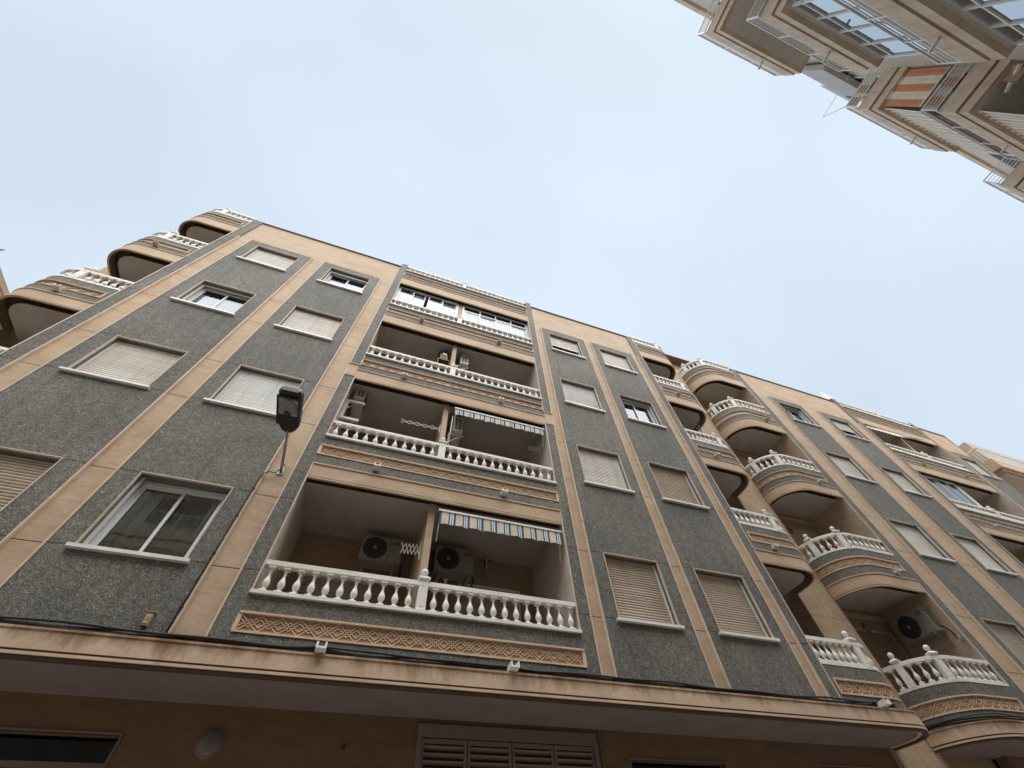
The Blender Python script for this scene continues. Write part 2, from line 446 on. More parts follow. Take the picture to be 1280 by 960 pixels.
COUNT = {}; STUFF = {}
def baluster(bld, parent, x, y, z, ang=0):
    n = COUNT.get(bld.name, 0)
    if n < 98:
        COUNT[bld.name] = n + 1
        o = link('baluster', BAL_ME, parent, (x, y, z)); o.rotation_euler = (0, 0, ang)
    else:
        b = STUFF.setdefault(bld.name, MB()); M = Matrix.Translation((x, y, z)) @ Matrix.Rotation(ang, 4, 'Z')
        i = len(b.v); b.v += [tuple(M @ Vector(v)) for v in BAL_MB.v]
        b.slot('white_paint')
        for f, s_ in zip(BAL_MB.f, BAL_MB.s): b.f.append(tuple(a + i for a in f)); b.m.append(0); b.s.append(s_)

def lattice(b, path, s0, s1, z0, z1, o, mat, period=.235, fine=True):
    """raised crossed-diamond carving between z0 and z1 along a path"""
    L = plen(path); n = max(1, round((s1 - s0) / period)); p = (s1 - s0) / n; h = z1 - z0
    def seg(sa, za, sb, zb, wd=.012, t=.016, sub=3):
        wd = max(wd, .010)
        if sub > 1:
            for q in range(sub): seg(sa + (sb - sa) * q / sub, za + (zb - za) * q / sub, sa + (sb - sa) * (q + 1) / sub, za + (zb - za) * (q + 1) / sub, wd, t, 1)
            return
        A = pat(path, L, sa, o); B = pat(path, L, sb, o)
        nv = Vector(((A[2] + B[2]) / 2, (A[3] + B[3]) / 2, 0)).normalized()
        a = Vector((A[0], A[1], za)) + nv * t / 2; c = Vector((B[0], B[1], zb)) + nv * t / 2
        b.bar(a, c, t, wd, mat, up=tuple(nv.cross((c - a).normalized())))
    for k in range(n):
        a = s0 + k * p; m_ = a + p / 2; e = a + p
        if fine:
            for q in (0.0, .16):
                seg(a + q * p, z0, m_ , z0 + h * (1 - q) * 1.0 - (0 if q == 0 else 0), .009) if False else None
        seg(a, z0, e, z1); seg(a, z1, e, z0)
        if fine:
            r = .26
            seg(m_ - r * p, z0 + h / 2, m_, z0 + h * .5 + h * r, .008); seg(m_, z0 + h * .5 + h * r, m_ + r * p, z0 + h / 2, .008)
            seg(m_ - r * p, z0 + h / 2, m_, z0 + h * .5 - h * r, .008); seg(m_, z0 + h * .5 - h * r, m_ + r * p, z0 + h / 2, .008)
            for q0 in (a, e):
                for sg in (-1, 1):
                    pass
            seg(a, z0 + h * .5 + h * r, a + r * p, z0 + h / 2, .008); seg(a, z0 + h * .5 - h * r, a + r * p, z0 + h / 2, .008)
            seg(e, z0 + h * .5 + h * r, e - r * p, z0 + h / 2, .008); seg(e, z0 + h * .5 - h * r, e - r * p, z0 + h / 2, .008)

def balustrade(bld, bal, path, b, spans, posts, bo=.02):
    """white base slab, rail, balusters (spans: (s0, s1, count)) and posts (s positions)"""
    L = plen(path)
    r = MB(); r.band(path, b, b + .044, bo - .012, .15, 'white_paint'); r.build('base_rail', bal)
    r = MB(); r.band(path, b + .409, b + .47, .004, .105, 'white_paint'); r.band(path, b + .4705, b + .482, -.01, .09, 'white_paint')
    r.build('handrail', bal)
    for s0, s1, n in spans:
        for k in range(n):
            s = s0 + (s1 - s0) * (k + .5) / n; x, y, nx, ny = pat(path, L, s, -.050)
            baluster(bld, bal, x, y, b + .044, math.atan2(nx, -ny) * 1.0)
    for s in posts:
        x, y, nx, ny = pat(path, L, s, -.055)
        o = link('post', POST_ME, bal, (x, y, b + .03)); o.rotation_euler = (0, 0, math.atan2(nx, -ny))

LV = [(4.46, 3.55), (7.41, 6.42), (10.36, 9.35), (13.33, 12.23), (16.25, 15.10)]      # (balustrade base, soffit of the beam below it)
def parapet(bal, path, b, bot, canopy=False, fs=None, lat=True, fine=True):
    """granite bands, carved frieze and beam below a balustrade"""
    L = plen(path)
    g = MB(); g.band(path, b - .21, b - .002, 0, .14, 'granite_chip_render')
    lo = b - .66 if not canopy else b - .67
    g.band(path, lo + .002, b - .455, 0, .14, 'granite_chip_render'); g.build('granite_band', bal)
    f = MB()
    fm = 'carved_stone' if b < 9 else B_
    f.band(path, b - .235, b - .2105, .014, .14, fm); f.band(path, b - .4545, b - .43, .014, .14, fm)
    f.band(path, b - .4295, b - .2355, -.03, .12, 'carved_ground' if b < 9 else B_)
    if fs:
        for s in fs:
            x, y, nx, ny = pat(path, L, s); t = Vector((-ny, nx, 0))
            f.bar(Vector((x, y, b - .4295)) + Vector((nx, ny, 0)) * -.01, Vector((x, y, b - .2355)) + Vector((nx, ny, 0)) * -.01, .05, .025, fm, up=(nx, ny, 0))
    if lat: lattice(f, path, (fs[0] if fs else 0) + .02, (fs[1] if fs and len(fs) > 1 else L[-1]) - .02, b - .425, b - .24, -.03, fm, fine=fine)
    f.build('frieze', bal)
    if not canopy:
        k = MB(); top = lo
        k.band(path, top - .028, top, .018, .14, 'beige_stone')
        k.band(path, bot + .045, top - .0285, 0, .040, 'beige_stone')
        k.band(path, bot + .030, bot + .0445, -.010, .038, 'shade_joint_brown')
        k.band(path, bot, bot + .0295, .004, .040, 'beige_stone')
        k.build('beam', bal)

def spout(parent, x, z, y=D, mat='white_marble', s=1.0):
    b = MB(); M = Matrix.Translation((x, y, z)) @ Matrix.Rotation(R(-8), 4, 'X')
    b.box(-.055 * s, .055 * s, -.13, .02, -.035, -.018, mat, M)
    b.box(-.055 * s, -.035 * s, -.13, .02, -.0178, .035, mat, M); b.box(.035 * s, .055 * s, -.13, .02, -.0178, .035, mat, M)
    b.build('drain_spout', parent)

# ------------------------------------------------------------------ windows
LW = [5.953 + 2.9 * k for k in range(4)]; SW = [4.772 + 2.9 * k for k in range(4)]
def blind(parent, x0, x1, z0, z1, y, mat, sag=0):
    b = MB(); n = max(2, round((z1 - z0) / .047)); h = (z1 - z0) / n
    for k in range(n):
        a = z0 + k * h; j = random.uniform(-.0015, .0015)
        pr = [(y + .008, a), (y - .006 + j, a + .2 * h), (y - .009 + j, a + .55 * h), (y - .004, a + .80 * h), (y + .012, a + .86 * h), (y + .012, a + h)]
        for (ya, za), (yb, zb) in zip(pr, pr[1:]):
            b.face([(x0, ya, za), (x1, ya, za), (x1, yb, zb), (x0, yb, zb)], mat)
    b.box(x0, x1, y - .012, y + .01, z0 - .035, z0 - .001, mat)
    return b.build('roller_blind', parent)
def window(bld, x0, x1, z0, z1, style, y0=D, dark=False):
    """opening with a stone reveal, marble sill, guides, roller blind or sliding sashes"""
    d = .165
    f = MB(); sm = 'light_stone'
    # stone fillet lining
    f.box(x0 - .002, x0 + .012, y0 - .012, y0 + .03, z0, z1 - .001, sm); f.box(x1 - .012, x1 + .002, y0 - .012, y0 + .03, z0, z1 - .001, sm)
    f.box(x0 - .002, x1 + .002, y0 - .014, y0 + .03, z1 - .0005, z1 + .014, sm)
    # reveals
    f.box(x0 - .01, x0 + .012, y0 + .0305, y0 + d, z0, z1, 'granite_chip_render'); f.box(x1 - .012, x1 + .01, y0 + .0305, y0 + d, z0, z1, 'granite_chip_render')
    f.box(x0 + .0125, x1 - .0125, y0 + .0305, y0 + d, z1 - .012, z1 + .02, 'granite_chip_render')
    # guides
    gx = .035
    f.box(x0 + .013, x0 + .013 + gx, y0 + .088, y0 + .128, z0, z1 - .013, 'white_aluminium'); f.box(x1 - .013 - gx, x1 - .013, y0 + .088, y0 + .128, z0, z1 - .013, 'white_aluminium')
    wn = f.build('window', bld)
    s = MB(); s.box(x0 - .05, x1 + .05, y0 - .06, y0 + .23, z0 - .046, z0 - .0005, 'sill_marble'); s.build('sill', wn)
    a0, a1 = x0 + .013 + gx, x1 - .013 - gx
    st = style[0]; frac = style[1]; bm = style[2]
    zb = z1 - .013 - (z1 - z0 - .02) * frac
    if frac > 0: blind(wn, a0 - .01, a1 + .01, zb + .036 if frac < 1 else z0 + .037, z1 - .013, y0 + .106, bm)
    if frac < 1:
        fr = MB(); yw = y0 + .166; t = .055
        fr.box(x0 + .013, x0 + .013 + t, yw, yw + .06, z0, z1 - .013, 'white_aluminium'); fr.box(x1 - .013 - t, x1 - .013, yw, yw + .06, z0, z1 - .013, 'white_aluminium')
        fr.box(x0 + .013 + t, x1 - .013 - t, yw, yw + .06, z0, z0 + .045, 'white_aluminium'); fr.box(x0 + .013 + t, x1 - .013 - t, yw, yw + .06, z1 - .013 - t, z1 - .013, 'white_aluminium')
        fr.build('window_frame', wn)
        i0, i1, c0, c1 = x0 + .013 + t, x1 - .013 - t, z0 + .045, z1 - .013 - t; xm = (i0 + i1) / 2
        for q, (u0, u1, yy) in enumerate(((i0, xm + .025, yw + .032), (xm - .025, i1, yw + .008))):
            sh = MB(); e = .042
            sh.box(u0, u0 + e, yy, yy + .022, c0, c1, 'white_aluminium'); sh.box(u1 - e, u1, yy, yy + .022, c0, c1, 'white_aluminium')
            sh.box(u0 + e, u1 - e, yy, yy + .022, c0, c0 + e, 'white_aluminium'); sh.box(u0 + e, u1 - e, yy, yy + .022, c1 - e, c1, 'white_aluminium')
            sh.build('sash', wn)
            gl = MB(); gl.face([(u0 + e, yy + .012, c0 + e), (u1 - e, yy + .012, c0 + e), (u1 - e, yy + .012, c1 - e), (u0 + e, yy + .012, c1 - e)], 'sky_glass' if z0 > 10 else 'window_glass'); gl.build('pane', wn)
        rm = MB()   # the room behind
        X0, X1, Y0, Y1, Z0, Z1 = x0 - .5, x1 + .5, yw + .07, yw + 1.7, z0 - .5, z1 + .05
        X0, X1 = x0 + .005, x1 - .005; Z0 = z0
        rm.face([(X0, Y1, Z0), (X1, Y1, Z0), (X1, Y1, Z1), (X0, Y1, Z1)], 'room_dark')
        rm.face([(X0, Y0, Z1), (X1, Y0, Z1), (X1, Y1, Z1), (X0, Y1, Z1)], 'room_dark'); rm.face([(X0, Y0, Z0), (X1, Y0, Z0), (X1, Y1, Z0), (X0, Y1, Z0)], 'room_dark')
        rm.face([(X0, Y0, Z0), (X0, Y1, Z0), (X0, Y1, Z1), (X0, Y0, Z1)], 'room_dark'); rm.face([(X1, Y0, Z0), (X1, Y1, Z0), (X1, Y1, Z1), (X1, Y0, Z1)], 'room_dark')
        if st == 'curtain': rm.slots = ['bounce_room']  # paler walls added so the room bounces light onto the curtain
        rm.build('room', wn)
        if st == 'g':
            cu = MB(); n = 60; ht = z0 + (z1 - z0) * .78; yv = yw + .10  # curtain cut short, the dark gap stands in for shade of the reveal
            vs = [(x0 + .03 + (x1 - x0 - .06) * k / n, yv + .018 * math.sin(k * 1.1) + .008 * math.sin(k * 2.7), z0 + .0) for k in range(n + 1)] + [(x0 + .03 + (x1 - x0 - .06) * k / n, yv + .018 * math.sin(k * 1.1), ht) for k in range(n + 1)]
            cu.shared(vs, [(k, k + 1, n + k + 2, n + k + 1) for k in range(n)], 'sheer_curtain', True); cu.build('curtain', wn)
        if st == 'curtain':
            cu = MB(); n = 90; yv = yw + .085; xs_ = [x0 + .05 + (x1 - x0 - .10) * k / n for k in range(n + 1)]
            def fy(k): return yv + .022 * math.sin(k * .75) + .012 * math.sin(k * 1.9 + 1) + .01 * math.sin(k * .21)
            vs = [(xs_[k] + .03 * (k / n - .5) * 0, fy(k), z0 + .0) for k in range(n + 1)] + [(xs_[k], fy(k) + .01, z1 - .04) for k in range(n + 1)]
            cu.shared(vs, [(k, k + 1, n + k + 2, n + k + 1) for k in range(n) if not (10 < k < 13 or 40 < k < 45)], 'curtain_fabric', True)
            cu.build('curtain', wn)
    return wn

# ------------------------------------------------------------------ generic facade of one building
def grooves(cols, zlist):
    return cols, zlist
G_ = 'granite_chip_render'; B_ = 'beige_stone'
def column_paints(P, x0, x1, z0, zt):
    """granite panel between two stone strips"""
    P.append((x0, x1, z0, zt, 0, 'granite_panel', G_))
def strip_paints(P, x0, x1, z0, zt, k):
    key = 'pilaster%d' % k; f = .022
    P.append((x0, x1, z0, zt, .035, key, B_))
    P.append((x0, x0 + f, z0, zt, -.012, key, 'light_stone')); P.append((x1 - f, x1, z0, zt, -.012, key, 'light_stone'))
def groove_paints(P, spans, z):
    for x0, x1, dep, key, mat in spans: P.append((x0, x1, z - .006, z + .006, dep, key, mat))

ZB, ZR, ZP = 3.80, 16.54, 14.95
NAMES = {'granite_panel': 'granite_wall', 'roof_band0': 'parapet_band', 'roof_band1': 'parapet_band', 'cross_beam0': 'cross_beam', 'cross_beam1': 'cross_beam'}
def emit(MBs, bld):
    for k, b in MBs.items(): b.build(NAMES.get(k, 'pilaster' if k.startswith('pilaster') else k), bld)

# =================================================================== BUILDING 1
B1 = thing('apartment_building', (1.0, 8.5, 0), 'granite and beige stone apartment block with the wide central balconies over the long stained canopy', 'building')
P = []
P.append((-6.5, 8.1, ZB, ZR, 0, 'granite_panel', G_))
P.append((-6.25, -1.534, ZP, ZR, .035, 'roof_band0', B_)); P.append((3.58, 7.872, ZP, ZR, .035, 'roof_band1', B_))
strips1 = [(-6.255, -5.877), (-4.095, -3.703), (-1.933, -1.534), (3.58, 3.835), (5.557, 5.85), (7.588, 7.872)]
for k, (a, b) in enumerate(strips1): strip_paints(P, a, b, ZB, ZP, k)
# granite frame of the central bay rises through the roof band
P.append((-1.534, 3.58, ZP, 16.84, 0, 'granite_panel', G_))
P.append((-1.534, 3.58, 16.54, 16.84, 0, 'granite_panel', G_))
P.append((-6.5, -6.25, ZP, 16.60, 0, 'granite_panel', G_)); P.append((7.872, 8.1, ZP, 16.60, 0, 'granite_panel', G_))
win1 = {'A': (-5.594, -4.387), 'B': (-3.429, -2.205), 'C': (4.113, 5.284), 'D': (6.122, 7.315)}
strip_c = [(a + .022, b - .022) for a, b in strips1]
gran_c = [(-5.877, -5.60), (-4.38, -4.095), (-3.703, -3.435), (-2.20, -1.933), (3.835, 4.107), (5.29, 5.557), (5.85, 6.116), (7.321, 7.588), (-6.5, -6.255), (-1.534, -1.32), (3.365, 3.58), (7.872, 8.1)]
for z in LW + SW:
    for k, (a, b) in enumerate(strip_c): P.append((a, b, z - .0065, z + .0065, .060, 'pilaster%d' % k, 'dark_joint'))
    for a, b in gran_c: P.append((a, b, z - .005, z + .005, .012, 'granite_panel', 'beige_stone_pier'))
BAYX = (-1.32, 3.365)
P.append((BAYX[0], BAYX[1], ZB, 16.84, 0, 'void', None))
# stone beam crossing the whole bay between second and third floor
P.append((-1.534, BAYX[0], 9.40, 9.86, -.012, 'cross_beam0', B_)); P.append((BAYX[1], 3.58, 9.40, 9.86, -.012, 'cross_beam1', B_))
P.append((-1.56, BAYX[0], 9.83, 9.86, -.03, 'cross_beam0', B_)); P.append((BAYX[1], 3.60, 9.83, 9.86, -.03, 'cross_beam1', B_))
for c, (a, b) in win1.items():
    for k in range(4): P.append((a, b, SW[k], LW[k], .12, 'opening', None))
emit(relief(D, P), B1)
# stone fillet down both sides of the bay opening
for x, s in ((BAYX[0], 1), (BAYX[1], -1)):
    b = MB()
    for z0, z1 in ((4.46, 6.72), (7.41, 9.40), (9.86, 12.6), (13.33, 15.5)):
        b.box(min(x, x + s * .02), max(x, x + s * .02), D - .014, D + .02, z0, z1, 'light_stone')
    b.build('opening_fillet', B1)
for x, s_, bl in ((13.2, -1, 'B2'), (8.1, 1, 'B1'), (-6.5, -1, 'B1'), (BAYX[0], 0, 'B1')):
    pass
for x0_, x1_ in ((8.1, 8.104), (-6.504, -6.5)):
    b = MB(); b.box(x0_, x1_, D + .016, D + .13, 3.9, 16.5, 'beige_stone_pier'); b.build('side_lining', B1)
for x in (8.1, -6.52):
    b = MB(); b.box(x, x + .02, D - .012, D + .015, 3.9, 16.6, 'light_stone'); b.build('edge_fillet', B1)
# roof edge and body
b = MB()
for x0, x1 in ((-6.25, -1.534), (3.58, 7.872)): b.box(x0, x1, D - .012, D + .30, ZR + .001, ZR + .02, 'roof_edge')
b.box(-6.5, 8.1, D + .32, 12.5, 16.35, 16.42, 'roof_edge')
b.build('roof_slab', B1)
b = MB()
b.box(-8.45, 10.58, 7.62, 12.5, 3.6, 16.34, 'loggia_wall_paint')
b.box(-8.45, 10.58, 7.62, 12.5, 0, 3.575, 'ground_wall_paint')
b.build('rear_wall', B1)

w1 = {'A': [('b', 1, 'blind_beige'), ('b', 1, 'blind_cream'), ('g', .06, 'blind_cream'), ('b', 1, 'blind_cream')],
      'B': [('curtain', .0, 'blind_beige'), ('b', 1, 'blind_white'), ('b', 1, 'blind_cream'), ('g', .10, 'blind_cream')],
      'C': [('b', 1, 'blind_beige'), ('b', 1, 'blind_cream'), ('b', 1, 'blind_white'), ('g', .55, 'blind_cream')],
      'D': [('b', 1, 'blind_beige'), ('b', 1, 'blind_beige'), ('g', .05, 'blind_cream'), ('b', 1, 'blind_cream')]}
for c, (a, b_) in win1.items():
    for k in range(4): window(B1, a, b_, SW[k], LW[k], w1[c][k])

YB = 7.58
def bay(bld, X0, X1, xm, levels, roof=True, cross=None, cols=(11, 13), glazed=(), fine=True, prio=None, zs=LV):
    path = line_path(X0, X1); L = plen(path)
    for n in (prio or range(len(levels))):
        b0, bot = zs[n]
        top = zs[n + 1][1] if n + 1 < len(zs) else None
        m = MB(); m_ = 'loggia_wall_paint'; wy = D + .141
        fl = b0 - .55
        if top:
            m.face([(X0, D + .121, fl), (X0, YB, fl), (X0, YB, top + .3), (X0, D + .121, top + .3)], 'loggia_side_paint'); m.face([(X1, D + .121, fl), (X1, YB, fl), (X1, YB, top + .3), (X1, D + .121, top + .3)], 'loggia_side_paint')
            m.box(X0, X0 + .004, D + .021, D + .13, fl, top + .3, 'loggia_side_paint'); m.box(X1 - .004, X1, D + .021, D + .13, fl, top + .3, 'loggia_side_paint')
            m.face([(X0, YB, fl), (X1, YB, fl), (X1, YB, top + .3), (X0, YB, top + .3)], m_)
            m.face([(X0, wy, fl), (X1, wy, fl), (X1, YB, fl), (X0, YB, fl)], 'pavement')
            # partition between the two flats, its end is the slender column
            m.box(xm - .115, xm, D + .16, YB, fl, top + .05, 'beige_stone')
            m.face([(X0, D + .196, top + .055), (X1, D + .196, top + .055), (X1, YB, top + .055), (X0, YB, top + .055)], 'soffit_paint')
            m.band(path, top + .05, top + .28, -.186, .195, 'shade_joint_brown', False); m.band(path, top + .20, top + .28, -.042, .185, 'shade_joint_brown', False)  # shade inside the drip channel painted in
        bal = m.build('balcony', bld) if top else MB().build('balcony', bld) if False else (m.build('balcony', bld) if top else None)
        if bal is None:
            m.box(X0, X1, D + .142, D + .3, b0 - .3, b0 - .01, 'beige_stone'); bal = m.build('roof_parapet', bld)
        if n == 0: parapet(bal, path, b0, bot, canopy=True, fs=(.012, L[-1] - .012), fine=fine)
        else: parapet(bal, path, b0, bot, fs=(.012, L[-1] - .012), fine=fine and n < 2, lat=n < 3)
        sm = xm - X0 - .05
        balustrade(bld, bal, path, b0, [(.03, sm - .09, cols[0]), (sm + .09, L[-1] - .03, cols[1])], [sm], bo=.06)
        if 0 < n < 4:
            for fx in (.225, .745): spout(bal, X0 + (X1 - X0) * fx, b0 - .55, mat='beige_stone_pier' if n > 2 else 'white_marble')
        if top and n not in glazed:    # doors with roller blinds at the back
            for dx0, dx1, dh in ((X0 + .35, X0 + 1.45, 1.72), (xm + .9, xm + 2.05, 1.94)):
                q = MB(); zd = fl + dh
                q.box(dx0 - .06, dx1 + .06, YB - .03, YB - .002, zd, zd + .05, 'white_aluminium'); q.box(dx0 - .06, dx0, YB - .03, YB - .002, fl, zd, 'white_aluminium'); q.box(dx1, dx1 + .06, YB - .03, YB - .002, fl, zd, 'white_aluminium')
                dr = q.build('door_frame', bal)
                blind(bal, dx0, dx1, fl + .05, zd, YB - .012, 'blind_beige')
        if n in glazed:
            glazing(bal, X0, xm - .13, b0, top, 4, False); glazing(bal, xm + .01, X1, b0, top, 4, True)
def glazing(bal, x0, x1, b0, top, n, transom, gap=None):
    yg = D + .145; z0, z1 = b0 + .49, top + .05; W = 'white_aluminium'
    f = MB(); f.box(x0, x1, yg, yg + .06, z0, z0 + .05, W); f.box(x0, x1, yg, yg + .06, z1 - .05, z1, W)
    f.box(x0, x0 + .07, yg, yg + .06, z0 + .05, z1 - .05, W); f.box(x1 - .07, x1, yg, yg + .06, z0 + .05, z1 - .05, W)
    if transom: f.box(x0 + .07, x1 - .07, yg, yg + .06, z1 - .42, z1 - .37, W)
    f.build('glazing_frame', bal)
    zt = z1 - .42 if transom else z1 - .05
    wd = (x1 - x0 - .14) / n
    for k in range(n):
        a = x0 + .07 + k * wd; e = .035; yy = yg + (.03 if k % 2 else .005)
        if not transom and k == 1: a -= .10
        s = MB(); s.box(a, a + e, yy, yy + .024, z0 + .05, zt, W); s.box(a + wd - e, a + wd, yy, yy + .024, z0 + .05, zt, W)
        s.box(a + e, a + wd - e, yy, yy + .024, z0 + .05, z0 + .09, W); s.box(a + e, a + wd - e, yy, yy + .024, zt - .04, zt, W)
        if transom: s.box(a + wd - .02, a + wd + .02, yg + .002, yg + .05, zt + .05, z1 - .05, W)
        s.build('sash', bal)
        g = MB(); g.face([(a + e, yy + .012, z0 + .09), (a + wd - e, yy + .012, z0 + .09), (a + wd - e, yy + .012, zt - .04), (a + e, yy + .012, zt - .04)], 'sky_glass')
        if transom: g.face([(a, yg + .03, zt + .05), (a + wd, yg + .03, zt + .05), (a + wd, yg + .03, z1 - .05), (a, yg + .03, z1 - .05)], 'sky_glass')
        g.build('pane', bal)
        cu = MB(); m_ = 24; vs = []
        for j in range(m_ + 1):
            xx = a + .04 + (wd - .08) * j / m_; yo = yg + .085 + .016 * math.sin(j * 1.3)
            vs += [(xx, yo, z0 - .3), (xx, yo, zt - .12)]
        cu.shared(vs, [(2 * j, 2 * j + 1, 2 * j + 3, 2 * j + 2) for j in range(m_)], 'sheer_curtain', True); cu.build('curtain', bal)
bay(B1, BAYX[0], BAYX[1], .92, range(5), glazed=(3,), prio=(0, 1, 2, 3, 4))

def curved(bld, path, side, xin, posts, spans, nlev=5, spx=None, yb=7.6, glaze=None, door=None):
    """rounded balcony stack; xin = the straight side wall, side = +1 rounding on the right"""
    L = plen(path)
    xr = path[-1][0] if side > 0 else path[0][0]
    pin = [(x - nx * .19, y - ny * .19) for x, y, nx, ny in path]
    for n in range(nlev):
        b0, bot = LV[n]
        m = MB(); z = bot + .055
        poly = pin + ([(xr - .12, yb), (xin, yb)] if side > 0 else [(xin, yb), (xr + .12, yb)])
        if side > 0: poly = pin + [(xr - .19, yb), (xin, yb)]
        else: poly = pin + [(xin, yb), (xr + .19, yb)]
        if n > 0:
            m.prism(poly, z, b0 - .5, 'soffit_paint')
            # drip channel between beam and soffit, its shade painted dark brown
            m.band(path, bot + .05, bot + .3, -.186, .195, 'shade_joint_brown'); m.band(path, bot + .21, bot + .3, -.042, .185, 'shade_joint_brown')
        bal = m.build('balcony', bld) if n > 0 else None
        if bal is None:
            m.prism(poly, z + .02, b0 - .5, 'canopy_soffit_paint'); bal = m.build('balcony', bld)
        fs = ((.10, L[-1]) if side > 0 else (0, L[-1] - .10))
        ends = (fs[0],) if side > 0 else (fs[1],)
        parapet_c(bal, path, b0, bot, n == 0, fs, side)
        balustrade(bld, bal, path, b0, spans(L[-1]), posts(L[-1]))
        if 0 < n < 4 and spx: spout(bal, spx, b0 - .55, mat='beige_stone_pier' if n > 2 else 'white_marble')
def parapet_c(bal, path, b, bot, canopy, fs, side):
    L = plen(path)
    g = MB(); g.band(path, b - .21, b - .002, 0, .14, G_); g.band(path, b - .66 + .002, b - .455, 0, .14, G_)
    # granite return next to the straight wall
    s0, s1 = (0, fs[0]) if side > 0 else (fs[1], L[-1])
    A = pat(path, L, s0); C = pat(path, L, s1)
    g.box(min(A[0], C[0]), max(A[0], C[0]), D + .001, D + .1, b - .4545, b - .2105, G_)
    g.build('granite_band', bal)
    f = MB(); sub = [p for p in path]
    # trimmed path for the frieze
    if side > 0: tp = [(*pat(path, L, fs[0])[:2], 0, -1)] + path[1:]
    else: tp = path[:-1] + [(*pat(path, L, fs[1])[:2], 0, -1)]
    fm = 'carved_stone' if b < 9 else B_
    f.band(tp, b - .235, b - .2105, .014, .14, fm); f.band(tp, b - .4545, b - .43, .014, .14, fm)
    f.band(tp, b - .4295, b - .2355, -.03, .12, 'carved_ground' if b < 9 else B_)
    e = tp[0] if side > 0 else tp[-1]
    f.box(e[0] - (0 if side > 0 else .025), e[0] + (.025 if side > 0 else 0), D - .014, D + .035, b - .4295, b - .2355, 'carved_stone')
    tl = plen(tp)
    if b < 12: lattice(f, tp, .03, tl[-1] - .03, b - .425, b - .24, -.03, fm, fine=b < 9)
    f.build('frieze', bal)
    if not canopy:
        k = MB(); top = b - .66
        k.band(path, top - .028, top, .018, .14, B_); k.band(path, bot + .045, top - .0285, 0, .040, B_)
        k.band(path, bot + .030, bot + .0445, -.010, .038, 'shade_joint_brown'); k.band(path, bot, bot + .0295, .004, .040, B_)
        k.build('beam', bal)

EP = arc_right(8.10, 9.37, .60, 6.9)
JP = arc_left(-6.50, -7.48, .60, 6.9)
FP = arc_left(13.20, 12.04, .91, 6.88)
curved(B1, EP, 1, 8.1, lambda L: [1.24], lambda L: [(.04, 1.15, 7), (1.36, L - .05, 3)], spx=8.76)
curved(B1, JP, -1, -6.5, lambda L: [L - .93], lambda L: [(L - .84, L - .04, 5), (.25, L - 1.02, 4)], spx=-7.25)

# loggia side walls, back wall piers
def pier(bld, x0, x1, y0, y1, z0, z1, mat='beige_stone_pier'):
    b = MB(); zs = [z0] + [z for z in sorted(LW + SW) if z0 < z < z1] + [z1]
    for a, c in zip(zs, zs[1:]):
        b.box(x0, x1, y0, y1, a + .004, c - .004, mat)
    b.box(x0 + .008, x1 - .008, y0 + .012, y1, z0, z1, 'shade_joint_brown')
    return b.build('corner_pier', bld)
pier(B1, 10.0, 10.575, 6.9, 7.7, 0.0, 16.9)
pier(B1, -8.45, -8.08, 6.9, 7.7, 0.0, 16.9)
b = MB()
b.face([(8.1, D + .121, 3.6), (8.1, 7.62, 3.6), (8.1, 7.62, 16.6), (8.1, D + .121, 16.6)], 'beige_stone_pier')
b.build('side_wall', B1); b = MB()
b.face([(-6.5, D + .121, 3.6), (-6.5, 7.62, 3.6), (-6.5, 7.62, 16.6), (-6.5, D + .121, 16.6)], 'beige_stone_pier')
b.build('side_wall', B1)
for n in range(4):      # terrace doors of the end balconies, black sheet painting their dark recess
    b = MB(); z0 = LV[n][0] - .5
    for x0, x1 in ((8.25, 9.85), (-7.85, -6.85)):
        b = MB(); b.box(x0, x1, 7.59, 7.615, z0, min(z0 + 2.5, LV[n + 1][1]), 'brown_wood'); b.box(x0 + .05, x1 - .05, 7.585, 7.5895, z0 + .1, min(z0 + 2.45, LV[n + 1][1] - .04), 'room_black'); b.build('door', B1)
# small enclosed corner on the third floor
b = MB(); zz0, zz1 = LV[2][0] + .0, LV[3][1] + .05
for y in (6.62, 6.74, 6.86):
    b.box(9.80, 9.84, y - .02, y + .02, zz0, zz1, 'white_aluminium')
b.box(9.80, 9.84, 6.62, 6.88, zz0 + .5, zz0 + .54, 'white_aluminium')
for x in (9.0, 9.3): b.box(x, x + .03, 7.1, 7.13, zz0, zz1, 'grey_aluminium')
b.build('corner_screen', B1)
# roof tile edge set back on the roof


# canopy over the ground floor
CY = .11
def canopy(bld, path, xw0, xw1):
    c = MB()
    c.band(path, 3.625, 3.80, CY, .10, 'stained_stone'); c.band(path, 3.80, 3.822, CY + .012, .12, 'stained_stone')
    c.band(path, 3.603, 3.6245, CY - .014, .09, 'shade_joint_brown'); c.band(path, 3.575, 3.6025, CY + .004, .06, 'stained_stone')
    c.band(path, 3.548, 3.5745, CY - .012, -.02, 'shade_joint_brown')
    c.band(path, 3.612, 3.74, -.061, .12, 'shade_joint_brown')
    o = c.build('canopy', bld)
    s = MB(); pin = [(x - nx * .02, y - ny * .02) for x, y, nx, ny in path]
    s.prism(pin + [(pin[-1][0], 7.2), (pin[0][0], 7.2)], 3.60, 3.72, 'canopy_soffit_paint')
    s.build('canopy_soffit', o)
    return o
cp = [(-8.08, 6.9, -1, 0)] + JP[1:-1] + EP[1:]
can1 = canopy(B1, cp, -8, 10)
spz = 3.86
